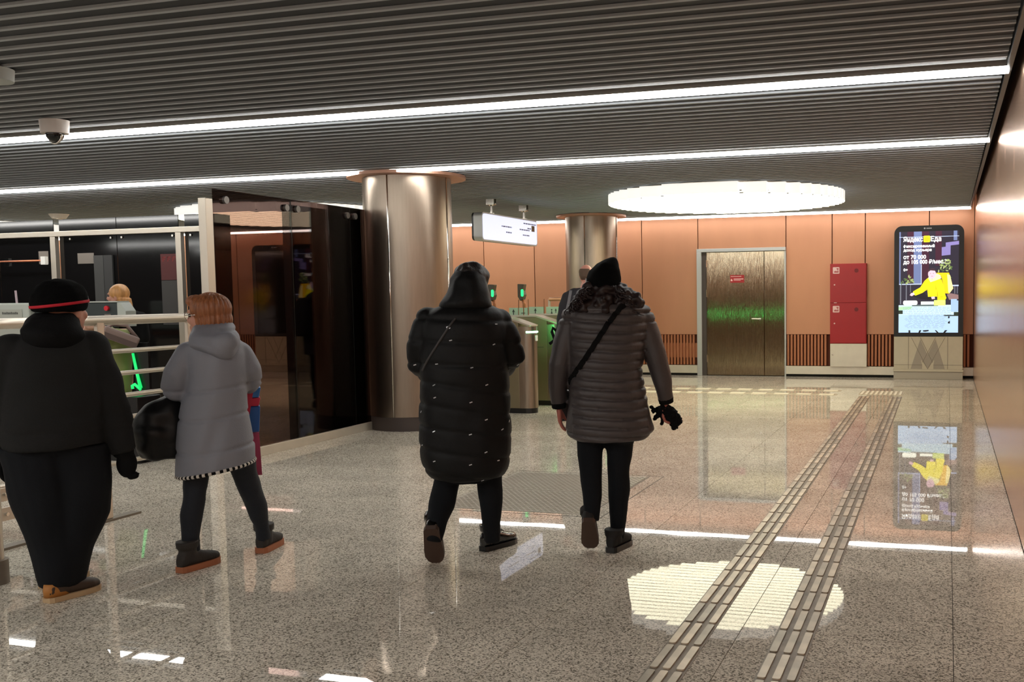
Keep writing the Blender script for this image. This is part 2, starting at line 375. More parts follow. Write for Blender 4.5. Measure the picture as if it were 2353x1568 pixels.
# ---- kiosk
def kiosk(x, y, lit, label):
    t = thing('display_kiosk', label, 'kiosk', (x, y, 0), group='display kiosks')
    W = 1.14; stone = mat('kiosk_stone', lin(196, 188, 168), .5, .0, noise=.04, nscale=8); dark = mat('kiosk_emblem', lin(160, 152, 140), .5); line = mat('kiosk_line', lin(128, 120, 108), .6)
    MB().box(.0, W, .02, .3, 0, .135).build('plinth', mat('kiosk_plinth', lin(176, 169, 156), .5), t, bevel=.004)
    MB().box(-.01, W + .01, -.01, .3, .135, .17).build('ledge', stone, t, bevel=.004)
    MB().box(.003, W - .003, .005, .3, .171, .735).build('pedestal', stone, t, bevel=.004)
    # emblem on the pedestal
    em = MB(); S = lambda a, b: (.0 + (a - 107) / 503 * W, .735 - (b - 928) / 210 * .56)
    P = lambda *q: em.prism([S(*p) for p in q], .0025, .0046, 'y')
    P((302, 945), (348, 1032), (355, 1040), (308, 1080), (316, 1112), (316, 1136), (232, 1136))
    P((412, 945), (358, 1040), (404, 1080), (398, 1112), (398, 1136), (480, 1136))
    P((310, 1078), (356, 1040), (402, 1078), (356, 1136))
    if lit: em.build('metro_emblem', dark, t)
    ln = MB()
    for a, b in (((216, 930), (216, 1136)), ((500, 930), (500, 1136)), ((107, 1110), (316, 1110)), ((398, 1110), (610, 1110)), ((236, 934), (356, 1136)), ((480, 934), (356, 1136)), ((302, 934), (392, 1094)), ((412, 934), (318, 1094))):
        a, b = S(*a), S(*b); ln.tube([(a[0], .003, a[1]), (b[0], .003, b[1])], .0032, 6)
    ln.build('engraved_lines', line, t)
    body = MB().prism(rrect(0, W, .74, 2.62, .13, 8, (0, 0, 1, 1)), .0, .16, 'y').build('display_housing', M_black, t, smooth='auto')
    kl = MB().cyl((.50, -.001, 2.572), (.50, .001, 2.572), .014, 16)
    for k in range(4): kl.box(.53 + k * .022, .546 + k * .022, -.001, .001, 2.562, 2.58)
    kl.build('maker_mark', mat('grey_print', lin(150, 150, 150), .5), body)
    if not lit:
        MB().box(.083, 1.058, -.004, 0, .8, 2.5).build('screen', M_black_gloss, t); return t
    scr = MB().box(.083, 1.058, -.003, 0, .803, 2.522).build('screen', emit('ad_dark', lin(34, 30, 44), 1.0), t)
    A = lambda cx, cy: ((cx - 30) * .001278, 2.62 - (cy - 35) * .001308)
    lay = [0]
    def art(name, color, strength, *polys):
        lay[0] += 1; strength *= .7; d = -.003 - lay[0] * .0005; b = MB()
        for q in polys: b.prism([A(*p) for p in q], d, d + .0004, 'y')
        if len(polys) <= 4:
            for q in polys: MB().prism([A(*p) for p in q], d, d + .0004, 'y').build(name, emit('ad_' + name + str(lay[0]), lin(*color), strength), scr)
        else: tag(b.build(name, emit('ad_' + name + str(lay[0]), lin(*color), strength), scr), kind='stuff')
    RC = lambda x0, y0, x1, y1: ((x0, y0), (x1, y0), (x1, y1), (x0, y1))
    art('dark_facade', (70, 30, 52), .8, RC(200, 112, 285, 780), RC(385, 112, 480, 790), RC(560, 112, 640, 560))
    art('window_wall', (110, 124, 168), 1.0, RC(283, 112, 386, 792), RC(96, 112, 114, 792), RC(790, 112, 835, 235))
    art('balcony', (140, 130, 190), 1.0, ((690, 262), (858, 244), (858, 290), (752, 300), (752, 420), (640, 430), (640, 320), (690, 315)))
    art('window_frame', (190, 205, 240), 1.2, RC(96, 786, 386, 798), RC(378, 540, 386, 790), RC(96, 178, 858, 184), RC(780, 808, 858, 824))
    art('fence_bars', (120, 124, 136), .9, RC(110, 800, 124, 1050), RC(184, 805, 196, 1000), RC(240, 800, 248, 900), RC(805, 826, 815, 920), RC(838, 826, 846, 920))
    art('street', (170, 200, 232), 1.15, RC(92, 1190, 856, 1424))
    art('pavement', (190, 222, 236), 1.2, RC(92, 1064, 856, 1192))
    art('lawn', (170, 220, 170), 1.1, ((92, 1086), (270, 1080), (250, 1120), (92, 1132)))
    art('kerb_shadow', (40, 52, 40), .8, RC(92, 1132, 146, 1180), RC(672, 1195, 856, 1210), RC(264, 1066, 600, 1078), RC(800, 1158, 856, 1196))
    random.seed(3)
    lv = []
    for k in range(46):
        cx, cy = random.uniform(600, 770), random.uniform(480, 720); w_ = random.uniform(14, 30); a = random.uniform(0, 3)
        lv.append(tuple((cx + w_ * math.cos(a + q) * (1 if i % 2 else .45), cy + w_ * math.sin(a + q) * (1 if i % 2 else .45)) for i, q in enumerate((0, 1.57, 3.14, 4.71))))
    for k in range(34):
        cx, cy = random.uniform(125, 290), random.uniform(650, 785)
        if cy < 800 - (cx - 60) * .75: continue
        w_ = random.uniform(14, 28); a = random.uniform(0, 3)
        lv.append(tuple((cx + w_ * math.cos(a + q) * (1 if i % 2 else .45), cy + w_ * math.sin(a + q) * (1 if i % 2 else .45)) for i, q in enumerate((0, 1.57, 3.14, 4.71))))
    art('foliage', (96, 120, 70), .9, *lv[::2]); art('foliage', (168, 184, 120), 1.0, *lv[1::2])
    art('planter_flowers', (150, 120, 120), .9, ((710, 930), (760, 915), (855, 935), (858, 990), (740, 1000)))
    art('planter', (160, 190, 226), 1.1, RC(762, 990, 838, 1156), RC(838, 1010, 856, 1150))
    art('handlebar', (26, 28, 34), .8, ((270, 935), (420, 905), (470, 958), (560, 962), (560, 985), (500, 1000), (380, 985), (300, 960)))
    art('courier_bag', (250, 196, 20), 1.25, ((575, 648), (735, 650), (790, 850), (735, 920), (690, 915), (640, 700)))
    art('bag_side', (255, 236, 150), 1.35, ((712, 668), (748, 680), (790, 852), (742, 918), (728, 900)))
    art('courier_jacket', (250, 236, 20), 1.3, ((465, 715), (520, 745), (575, 720), (640, 735), (672, 830), (690, 935), (705, 975), (690, 1000), (590, 1000), (590, 955), (470, 958), (462, 860), (400, 905), (310, 940), (272, 920), (280, 885), (370, 835), (425, 750)))
    art('jacket_shade', (206, 188, 10), 1.0, ((590, 840), (602, 960), (582, 960)), ((690, 955), (640, 968), (610, 962), (640, 955)), ((560, 790), (580, 860), (566, 880)), ((462, 860), (452, 880), (446, 850)))
    art('collar', (255, 250, 170), 1.3, ((470, 715), (482, 690), (520, 735), (560, 690), (575, 655), (625, 680), (640, 720), (560, 750), (500, 770)))
    art('face', (236, 190, 206), 1.2, tuple((520 + 52 * math.cos(q * .35), 662 + 66 * math.sin(q * .35)) for q in range(18)), ((235, 935), (250, 908), (285, 900), (300, 925), (262, 948)), ((510, 960), (555, 955), (560, 985), (520, 990)))
    art('hair', (70, 50, 60), .8, ((468, 640), (474, 606), (510, 588), (550, 594), (574, 628), (570, 650), (556, 622), (500, 616)))
    art('eyes', (90, 60, 70), .8, RC(494, 655, 506, 660), RC(530, 653, 543, 658), RC(508, 690, 532, 694))
    art('badge', (250, 255, 240), 1.4, [(q[0], q[1]) for q in rrect(150, 335, 1005, 1062, 22)], RC(380, 1020, 545, 1058))
    art('skirt_panel', (206, 226, 120), 1.2, RC(548, 1002, 694, 1072))
    art('bike_parts', (20, 22, 30), .7, ((222, 1392), (244, 1392), (246, 1424), (222, 1424)), ((362, 1392), (388, 1392), (372, 1424), (350, 1424)), ((560, 1392), (586, 1424), (610, 1424), (578, 1392)), ((690, 1392), (722, 1392), (694, 1424), (668, 1424)), ((408, 1394), (480, 1388), (484, 1404), (440, 1412), (410, 1410)), ((730, 1210), (752, 1216), (742, 1240), (726, 1236)), ((726, 1288), (752, 1268), (752, 1306), (728, 1306)))
    sp = []
    for r_ in range(20):
        yy = 1092 + r_ * 14; xx = 150 if r_ < 7 else 200 + 30 * math.sin(r_)
        while xx < (750 if r_ < 8 else 690):
            q = random.uniform(14, 60); sp.append(RC(xx, yy, xx + q, yy + 4)); xx += q + random.uniform(6, 16 if r_ < 8 else 40)
    art('small_print', (140, 158, 180), 1.0, *sp)
    art('logo_tile', (240, 220, 40), 1.3, rrect(408, 492, 168, 252, 14)); art('logo_dot', (206, 196, 20), 1.0, [(450 + 34 * math.cos(q * .3), 212 + 34 * math.sin(q * .3)) for q in range(21)])
    wt = emit('ad_white_text', (1, 1, .97, 1), 1.1)
    for body_, x0, y0, size, width in (('Яндекс', 148, 240, 80, 252), ('Еда', 500, 240, 80, 134), ('фиксированный', 150, 316, 46, 400), ('доход курьера', 150, 366, 46, 362), ('от 70 000', 150, 464, 66, 292), ('до 105 000 ₽/мес.*', 150, 528, 66, 556), ('0+', 152, 622, 46, 56)):
        me = text_mesh(body_, size * .001308 * 1.08, .0, .0016 if size < 60 else .0024)
        xs = [v_.co.x for v_ in me.vertices]
        sx = width * .001278 / (max(xs) - min(xs)) if xs else 1; x_0 = min(xs) if xs else 0
        for v_ in me.vertices: v_.co.x = (v_.co.x - x_0) * sx
        p = A(x0, y0); me.transform(Matrix.Translation((p[0], -.019, p[1])) @ Matrix.Rotation(PI / 2, 4, 'X'))
        me.materials.clear(); me.materials.append(wt); link('ad_lettering', me, scr)
    return t
kiosk(-.885, 18.0, True, 'black display kiosk showing a bright courier advertisement beside the right wall')
kiosk(-13.85, 18.0, False, 'added unlit kiosk standing in for the dark kiosk reflection in the smoked glass')  # added kiosk imitates the lit kiosk's dark reflection in the glass

# ---- red fire cabinet
t = thing('fire_cabinet', 'red two-door fire hose cabinet with a pale metal lower panel on the far wall', 'cabinet', (-1.998, YB - .12, 0))
MB().box(0, .634, .01, .118, .6, 2.01).build('housing', M_red, t, bevel=.003)
M_pink = mat('sticker_white', lin(236, 200, 196), .5)
for z0, z1 in ((.612, 1.318), (1.326, 2.0)):
    d = MB().box(.008, .626, -.006, .01, z0, z1).build('door', M_red, t, bevel=.003)
    s_ = MB().prism(rrect(.05, .165, z1 - .165, z1 - .05, .012), -.009, -.0065, 'y').build('sticker', M_pink, d)
    g = MB().box(.075, .15, -.0105, -.0092, z1 - .145, z1 - .135)
    for k in range(4): g.box(.075 + k * .019, .089 + k * .019, -.0105, -.0092, z1 - .135, z1 - .12 + .006 * (k % 2))
    g.box(.115, .15, -.0105, -.0092, z1 - .085, z1 - .07); g.box(.125, .145, -.0105, -.0092, z1 - .105, z1 - .09)
    g.build('pictogram', M_red, s_)
    MB().cyl((.46, -.009, z1 - .115), (.46, -.0065, z1 - .115), .036, 20).build('lock_plate', mat('dark_red', lin(112, 10, 20), .5), d)
    MB().cyl((.08, -.02, z1 - .36), (.08, -.0065, z1 - .36), .013, 14).build('knob', M_pink, d)
MB().box(.07, .12, -.012, .0, 1.318, 1.33).build('latch', M_pink, t)
lp = MB().box(.004, .64, -.002, .118, .19, .598).build('lower_panel', M_alu_light, t, bevel=.003)
MB().cyl((.045, -.016, .4), (.045, -.002, .4), .012, 12).build('knob', M_chrome, lp)
# ---- smoked glass partition
t = thing('glass_partition', 'smoked glass partition with round bolts running up to the wide steel column', 'partition', (-6.33, 7.66, 0))
for a, b in ((.06, 1.19), (1.2, 2.245), (2.255, 2.6)):
    g = MB().box(-.006, .006, a, b, .09, 2.5).build('pane', M_tint, t)
    MB().box(-.0065, .0065, b - .002, b + .001, .09, 2.5).build('pane_edge', mat('glass_edge', lin(40, 44, 42), .2), g)
MB().box(-.03, .03, .0, 2.6, 0, .088).build('skirting', M_alu_light, t, bevel=.003)
for yy in (.21, 1.1, 1.28, 2.175, 2.325): 
    bl = MB(); bl.cyl((-.03, yy, 2.41), (.03, yy, 2.41), .034, 20); bl.build('bolt', mat('bolt_grey', lin(120, 116, 112), .4, .7), t, smooth='auto')
MB().box(-.07, .01, -.05, .045, 0, 2.41).build('end_post', M_alu, t, bevel=.004)
t = thing('dark_backing', 'tall slim black backing added to darken the smoked glass beside the steel column', 'cabinet', (-6.72, 9.65, 0))  # black backing added so these panes look opaque, no real cabinet
MB().box(.14, .26, -.6, .4, 0.02, 2.47).build('body', M_black, t, bevel=.004)
MB().box(.2605, .268, -.59, .04, .12, 2.45).build('door', M_black, t); MB().box(.2605, .268, .05, .39, .12, 2.45).build('door', M_black, t)
MB().box(.15, .25, -.58, .38, 0, .02).build('plinth', M_black, t)

# ---- framed dark glass wall of the security room
t = thing('framed_glass_wall', 'dark glazed wall in a pale metal frame behind the baggage scanner', 'partition', (-8.65, 10.5, 0))
MB().box(-5.6, 0, -.04, .03, 2.345, 2.41).build('top_rail', M_alu, t, bevel=.003)
for x in (-4.4, -2.47, -.51): MB().box(x, x + .082, -.035, .03, 0, 2.344).build('post', M_alu, t, bevel=.003)
for a, b in ((-5.6, -4.4), (-4.31, -3.4), (-3.395, -2.475), (-2.385, -1.47), (-1.465, -.515), (-.425, -.01)):
    MB().box(a + .003, b - .003, .035, .047, .05, 2.565).build('pane', M_black_gloss, t)
MB().box(-.012, 0, .05, .35, .05, 2.565).build('return_pane', M_black_gloss, t)
for x in (-2.2, -1.55, -1.38, -.6, -.33): MB().cyl((x, .034, 2.31), (x, .02, 2.31), .014, 12).build('clip', M_chrome, t)
M_paper = mat('paper', lin(120, 112, 104), .7)
pn = [('grey notice sheet taped to the dark glass left of the middle post', (-2.735, -2.575, 2.0, 2.165)), ('pale notice sheet taped to the dark glass right of the middle post', (-2.1, -1.84, 1.99, 2.125))]
for lab, (a, b, c, d) in pn:
    o = MB().box(a, b, 0, .003, c, d).build('notice_sheet', M_paper, None, loc=(-8.65, 10.531, 0)); tag(o, lab, 'notice', 'notice sheets on the dark glass')
o = thing('poster_board', 'dark red board with a grey sheet below on the dark glass', 'poster', (-8.65, 10.528, 0))
MB().box(-.80, -.535, 0, .005, 1.76, 2.085).build('red_board', mat('dull_red', lin(74, 22, 22), .6), o)
MB().box(-.80, -.535, 0, .005, 1.2, 1.755).build('grey_sheet', mat('dull_grey', lin(52, 50, 48), .6), o)
lt = MB()
for k, (a, b) in enumerate(((0, .05), (.075, .125), (.15, .2))):
    x = -.77 + a; lt.box(x, x + .012, -.001, -.0002, 1.99, 2.05); lt.box(x, x + .05, -.001, -.0002, 2.038, 2.05); lt.box(x, x + .04, -.001, -.0002, 2.015, 2.023)
lt.build('lettering', mat('red_print', lin(120, 26, 26), .6), o)
o = thing('grey_locker', 'narrow grey door leaf panel against the dark glass behind the scanner', 'panel', (-10.32, 10.5, 0))
MB().box(-.15, .0, 0.005, .03, .02, 2.09).build('leaf', mat('locker_grey', lin(58, 58, 57), .5), o); MB().box(.006, .14, .005, .03, .02, 2.09).build('leaf', mat('locker_dark', lin(46, 46, 46), .5), o)
MB().box(-.14, .13, .0, .032, 0, .02).build('foot_rail', M_black, o)
o = thing('copper_bar', 'thin copper bar between two white brackets on the dark glass wall', 'bar', (-11.2, 10.44, 2.04))
MB().tube([(-.78, 0, 0), (-.02, 0, .0)], .011, 10).build('bar', mat('bright_copper', lin(226, 140, 104), .3, .8), o, smooth=True)
for x in (-.86, -.03): MB().box(x, x + .075, -.03, .02, -.055, .05).build('bracket', M_white, o, bevel=.003)

# ---- baggage scanner
t = thing('baggage_scanner', 'pale grey baggage x-ray scanner with dark control panel and red buttons', 'scanner', (-9.36, 8.5, 0))
sg_ = mat('scanner_grey', lin(178, 184, 176), .5); sd = mat('scanner_dark', lin(44, 54, 54), .45)
MB().box(-1.7, 0, 0, .5, 1.09, 1.495).build('tunnel_housing', sg_, t, bevel=.02)
MB().box(-1.6, -.09, -.006, -.001, 1.11, 1.43).build('side_panel', mat('scanner_panel', lin(168, 170, 160), .5), t, bevel=.003)
mk = MB()
for k in range(11): mk.box(-.36 + k * .02, -.36 + k * .02 + .013, -.008, -.0065, 1.375, 1.396 if k % 3 else 1.4)
mk.build('model_mark', mat('dark_print', lin(70, 72, 70), .6), t)
MB().box(.005, 1.1, .06, .2, 1.235, 1.49).build('control_panel', sd, t, bevel=.006)
MB().box(0.0, 1.12, .05, .21, 1.49, 1.503).build('top_cover', sg_, t, bevel=.003)
MB().prism([(1.1, 1.24), (1.21, 1.24), (1.21, 1.40), (1.14, 1.49), (1.1, 1.49)], .06, .2, 'y').build('end_piece', sg_, t, bevel=.004)
for x in (.14, .98):
    b_ = MB().cyl((x, .058, 1.43), (x, .035, 1.43), .026, 20).build('stop_button', mat('button_red', lin(214, 40, 52), .35), t)
    MB().box(x - .04, x + .04, .054, .0585, 1.34, 1.37).build('button_plate', M_paper, t)
MB().box(-1.7, .25, .02, .48, 1.005, 1.088).build('belt_bed', mat('wood_brown', lin(112, 62, 28), .5), t)
MB().box(-1.65, .2, .05, .45, .08, 1.0).build('base_cabinet', mat('scanner_base', lin(186, 170, 150), .5), t, bevel=.004)
MB().box(.9, 1.0, .08, .18, 0, 1.234).build('panel_leg', sd, t)
for x in (-1.5, -.7, .1): MB().cyl((x, .25, 0), (x, .25, .08), .05, 14).build('castor', M_black, t)
MB().cyl((-.27, .1, 1.49), (-.28, .1, 1.63), .011, 8).build('signal_rod', mat('pinkish_rod', lin(196, 176, 184), .4), t)
MB().prism([(.98, 1.235), (1.04, 1.235), (1.16, 1.08), (1.1, 1.08)], .0, .055, 'y').build('side_chute', M_white, t)

# ---- green light wand by the fence
t = thing('light_stand', 'slim black stand with a glowing green strip behind the fence rails', 'light', (-7.45, 7.95, 0))
MB().box(-.14, .14, -.1, .1, 0, .02).build('foot', M_black, t)
MB().box(-.06, .1, .02, .05, .02, 1.1).build('upright', M_black, t)
MB().box(-.02, .34, -.4, -.1, .021, .62).build('glow_shield', M_black, t, bevel=.01)  # added box, blocks the green strip's reflection in the floor
MB().tube([(-.06, .0, 1.0), (-.02, .0, .80), (.015, .0, .665)], [.012, .014, .017], 10).build('light_strip', emit('green_strip', (.02, 1, .22, 1), .5), t, smooth=True)
MB().tube([(.012, 0, .65), (-.02, 0, .675), (-.055, 0, .70), (-.085, 0, .685), (-.08, 0, .655)], .014, 10).build('light_hook', emit('green_strip', (.02, 1, .22, 1), .5), t, smooth=True)

# ---- railing
t = thing('railing', 'stainless steel rail fence with several horizontal bars behind the two people at left', 'fence', (-5.51, 5.5, 0))
MB().tube([(0, -2.6, 1.372), (0, .93, 1.372)], .034, 14).build('handrail', M_alu, t, smooth=True)
for z in (.38, .535, .69, .845, 1.0, 1.155): MB().tube([(0, -2.6, z), (0, .9, z)], .0165, 10).build('rail', M_alu, t, smooth=True)
for yy in (-2.5, -.95, .03, .88):
    MB().box(.0, .03, yy - .03, yy + .03, .016, 1.36).build('post', M_alu, t, bevel=.003)
for yy in (-.75, .03): MB().box(-.03, .05, yy - .26, yy + .26, 0, .015).build('foot_plate', mat('foot_plate', lin(122, 112, 98), .5, .4), t)
for yy, zz in ((-.83, .22), (-.83, .34)):
    p_ = MB().box(.031, .05, yy - .14, yy + .14, zz - .04, zz + .04).build('clamp_plate', M_alu, t); MB().cyl((.05, yy + .05, zz), (.065, yy + .05, zz), .011, 8).build('bolt', M_chrome, p_)
t = thing('barrier_post', 'round steel barrier post cut by the left edge beside the man in the black hat', 'post', (-4.875, 4.12, 0))
MB().cyl((0, 0, .0), (0, 0, .13), .072, 28).build('base_cover', mat('post_base', lin(126, 116, 104), .5, .4), t, smooth='auto')
MB().cyl((0, 0, .131), (0, 0, 1.0), .052, 28).build('tube', M_alu, t, smooth='auto')
MB().ball((0, 0, 1.0), (.052, .052, .02), 20, 8).build('cap', M_chrome, t, smooth=True)

# ---- turnstiles
M_pale_glass = mat('pale_green_panel', lin(176, 200, 176), .25, noise=.03)
M_icon = mat('icon_dark', lin(52, 60, 54), .5)
M_turn = mat('turnstile_side', lin(150, 138, 112), .38, .75, noise=.05, nscale=5)
def arrow(b, x, z, s, y):
    b.prism([(x - .5 * s, z), (x, z + s), (x + .5 * s, z), (x + .16 * s, z), (x + .16 * s, z - .9 * s), (x - .16 * s, z - .9 * s), (x - .16 * s, z)], y - .002, y, 'y')
def turnstile(y, xe, label, panels, validators):
    t = thing('turnstile', label, 'turnstile', (xe, y, 0), group='steel turnstiles in a row')
    prof = [(-1.5, .065), (-.2, .065), (-.2, 1.165), (-.36, 1.215), (-1.5, 1.23)]
    MB().prism(prof, 0, .24, 'y').build('body', M_turn, t, bevel=.004)
    MB().prism([(-1.5, 1.232), (-.36, 1.217), (-.2, 1.167), (-.04, 1.117), (-.03, 1.132), (-.2, 1.19), (-.36, 1.24), (-1.5, 1.252)], -.012, .252, 'y').build('top_cover', M_alu, t)
    n = 14; ring = lambda z: [(-.2, 0, z)] + [(-.12 + .12 * math.sin(PI * k / n), .12 - .12 * math.cos(PI * k / n), z) for k in range(n + 1)] + [(-.2, .24, z)]
    MB().rings([ring(.065), ring(1.115)]).build('end_cap', M_steel, t, smooth='auto')
    ring2 = lambda z: [(-1.5, .01, z)] + [(-.12 + .115 * math.sin(PI * k / n), .12 - .11 * math.cos(PI * k / n), z) for k in range(n + 1)] + [(-1.5, .23, z)]
    MB().rings([ring2(0), ring2(.064)]).build('plinth', M_black, t)
    led = MB(); pts = [(-.12 + .124 * math.sin(PI * k / n), .12 - .124 * math.cos(PI * k / n), 1.045) for k in range(1, n)]
    led.tube(pts, .011, 8); led.build('green_indicator', M_green_hot, t, smooth=True)
    MB().box(-.004, .006, .09, .15, .93, 1.0).build('card_slot', M_white, t)
    MB().box(-.3, -.06, .2525, .26, 1.03, 1.07).build('exit_indicator', emit('green_exit', (.03, 1, .2, 1), 20.0), t)
    MB().box(-1.1, -.25, -.003, 0, .8, .806).build('panel_joint', M_dark_base, t)
    for (a, b, kind) in panels:
        g = MB().box(a, b, .1, .115, 1.21, 1.345).build('arrow_panel', M_pale_glass, t, bevel=.003)
        ic = MB(); c_ = (a + b) / 2
        if kind == 'up': arrow(ic, c_, 1.285, .042, .0995)
        elif kind == 'dash': ic.box(c_ - .03, c_ + .03, .0975, .0995, 1.265, 1.275)
        else:
            arrow(ic, c_ + .03, 1.285, .035, .0995); ic.cyl((c_ - .035, .0975, 1.30), (c_ - .035, .0995, 1.30), .011, 10); ic.prism([(c_ - .055, 1.225), (c_ - .035, 1.29), (c_ - .015, 1.225)], .0975, .0995, 'y')
        ic.build('arrow_sign', M_icon, g)
        MB().box(b + .004, b + .014, .1, .112, 1.21, 1.46).build('glass_rod', mat('rod_brown', lin(150, 104, 76), .3, .5), t)
    for x in validators:
        v = MB(); v.tube([(x, .12, 1.23), (x, .12, 1.4), (x - .02, .12, 1.46)], .022, 12); v.build('reader_pole', M_copper_slat, t, smooth=True)
        hd = MB().prism([(x - .075, 1.50), (x - .04, 1.44), (x + .0, 1.46), (x + .02, 1.52), (x + .005, 1.58), (x + .022, 1.67), (x - .075, 1.675)], .07, .17, 'y').build('reader_head', mat('reader_dark', lin(74, 66, 52), .4), t, bevel=.006)
        MB().prism(rrect(x - .022, x + .016, 1.50, 1.60, .017), .064, .0695, 'y').build('reader_light', M_green, hd)
    return t
turnstile(12.0, -5.06, 'nearest steel turnstile with rounded end beside the woman in the black coat', [(-.95, -.7, 'up')], [])
turnstile(12.97, -5.06, 'middle steel turnstile whose rounded end glows bright green', [(-.80, -.665, 'up'), (-.655, -.52, 'dash')], [-.58, -1.03])
turnstile(13.94, -5.12, 'farthest steel turnstile partly hidden behind the man with the backpack', [(-.88, -.62, 'up'), (-.58, -.33, 'walk')], [])
t = thing('guide_rail', 'copper coloured guide rail on a thin post behind the turnstiles', 'rail', (-5.75, 14.3, 0))
MB().tube([(0, 0, 1.45), (.9, 0, 1.46)], .028, 12).build('rail', mat('rail_copper', lin(190, 140, 104), .35, .7), t, smooth=True)
for x in (.0, .88): MB().cyl((x, 0, 0), (x, 0, 1.45), .02, 12).build('post', M_alu, t, smooth='auto')

# ---- hanging light box sign
t = thing('hanging_sign', 'white illuminated direction sign hanging from the slatted ceiling beside the wide column', 'sign', (-6.3, 14.06, 2.49))
MB().prism(rrect(-1.0, 1.0, -.2, .2, .06), -.07, .06, 'x').build('housing', M_grey_metal, t, smooth='auto')
MB().prism(rrect(-.995, .995, -.195, .195, .058), -.1, -.071, 'x').build('back_shell', M_black, t)
MB().prism(rrect(-.98, .98, -.18, .18, .05), .0605, .064, 'x').build('light_face', emit('sign_face', lin(222, 226, 250), .62), t)
pr = MB()
for (y0, z, L_) in ((.30, .02, .38), (.42, -.06, .26), (-.35, .03, .36), (-.2, -.05, .2), (.45, .12, .5), (.6, .05, .14)): 
    k = y0
    while k < y0 + L_: q = random.uniform(.03, .09); pr.box(.0643, .0652, k, min(k + q, y0 + L_), z, z + .018); k += q + .014
pr.build('sign_print', mat('sign_print', lin(130, 132, 170), .6), t)
MB().box(.0643, .0655, .76, .88, .02, .11).build('small_picture', mat('sign_picture', lin(120, 92, 60), .6), t)
for yy in (-.55, .62):
    c_ = MB(); c_.cyl((0, yy, .2), (0, yy, .33), .02, 12); c_.ball((0, yy, .35), .045, 14, 8); c_.box(-.06, .06, yy - .05, yy - .03, .33, .42); c_.box(-.06, .06, yy + .03, yy + .05, .33, .42); c_.cyl((0, yy, .2), (0, yy, .215), .05, 14)
    c_.build('clamp', M_chrome, t, smooth='auto')

# ---- ceiling fittings
t = thing('security_camera', 'white dome security camera hanging below the nearest ceiling strip light', 'camera', (-6.62, 6.33, 0))
MB().cyl((0, 0, 2.80), (0, 0, 2.9), .098, 32, .105).build('housing', M_white_plastic, t, smooth='auto')
MB().ball((0, 0, 2.798), (.066, .066, .066), 24, 14).build('dome', M_black_gloss, t, smooth=True)
MB().tube([(.066 * math.cos(a), 0, 2.795 - .07 * math.sin(a)) for a in [PI * k / 14 for k in range(15)]], .008, 8).build('dome_ring', M_chrome, t, smooth=True).rotation_euler = (0, 0, 0)
t = thing('ceiling_disc', 'pale grey ceiling speaker disc cut by the upper left edge', 'speaker', (-5.53, 4.82, 0))
MB().cyl((0, 0, 2.83), (0, 0, 2.9), .14, 32, .145).build('disc', mat('disc_grey', lin(176, 182, 178), .5), t, smooth='auto')
MB().cyl((0, 0, 2.9), (0, 0, 3.0), .12, 24).build('collar', M_black, t)
t = thing('smoke_detector', 'small white ceiling detector above the framed dark glass wall', 'detector', (-13.6, 13.0, 0))
MB().cyl((0, 0, 2.83), (0, 0, 2.9), .1, 24, .15).build('body', M_white_plastic, t, smooth='auto')
MB().cyl((0, 0, 2.82), (0, 0, 2.829), .05, 20).build('sensor', M_alu, t)

# ---- tactile paving
M_rib = mat('tactile_rib', lin(176, 162, 142), .36, .2, noise=.3, nscale=7, rnd=.36)
M_film = mat('tactile_base', lin(122, 107, 90), .5, noise=.35, nscale=10)
def rib_mesh(L_, W_):
    b = MB(); b.prism(rrect(-W_ / 2, W_ / 2, -L_ / 2, L_ / 2, W_ * .3, 3), .002, .0085, 'z'); return b.mesh('rib', M_rib)
rib_me = rib_mesh(.275, .032)
def strip(label, xs, y0, n, drift):
    t = thing('tactile_strip', label, 'tactile strip', (xs[1], y0, 0), group='tactile guide strips')
    mid = xs[1]; L_ = n * .3
    MB().prism([(xs[0] - mid - .026, 0), (xs[2] - mid + .026, 0), (xs[2] - mid + .026 + drift * L_, L_), (xs[0] - mid - .026 + drift * L_, L_)], .0002, .002, 'z').build('backing', M_film, t)
    for k in range(n):
        for x in xs: link('rib', rib_me, t, (x - mid + drift * (k + .5) * .3, .142 + k * .3, 0))
strip('left tactile guide strip of three ribs running to the far wall', (-1.113, -1.059, -1.002), 2.626, 41, -.0065)
strip('right tactile guide strip of three ribs running towards the kiosk', (-.676, -.617, -.560), 2.626, 41, -.0065)
rib_x = MB().prism(rrect(-.11, .11, -.0265, .0265, .006, 3), .002, .0085, 'z').mesh('rib', mat('tactile_pale', lin(236, 226, 206), .35, rnd=.06))
for lab, yy in (('nearer tactile strip running left across the hall before the steel door', 15.02), ('farther tactile strip running left across the hall before the steel door', 15.62)):
    t = thing('tactile_strip', lab, 'tactile strip', (-1.55, yy, 0), group='tactile cross strips')
    MB().box(-3.3, .0, -.01, .17, .0002, .002).build('backing', mat('tactile_cross_base', lin(176, 164, 144), .5), t)
    for k in range(10):
        for r_ in range(3): link('rib', rib_x, t, (-.15 - k * .335, .025 + r_ * .055, 0))
t = thing('tactile_marker', 'short row of nine ribs where the tactile strips meet', 'tactile strip', (-.93, 15.45, 0))
MB().box(-.32, .32, -.3, .3, .0002, .002).build('backing', mat('tactile_cross_base', lin(168, 152, 126), .6), t)
for k in range(9): link('rib', MB().prism(rrect(-.018, .018, -.27, .27, .012, 3), .002, .0085, 'z').mesh('rib', MATS['tactile_pale']) if k == 0 else bpy.data.objects[[c.name for c in t.children if c.name.startswith('rib')][0]].data, t, (-.276 + k * .069, 0, 0))

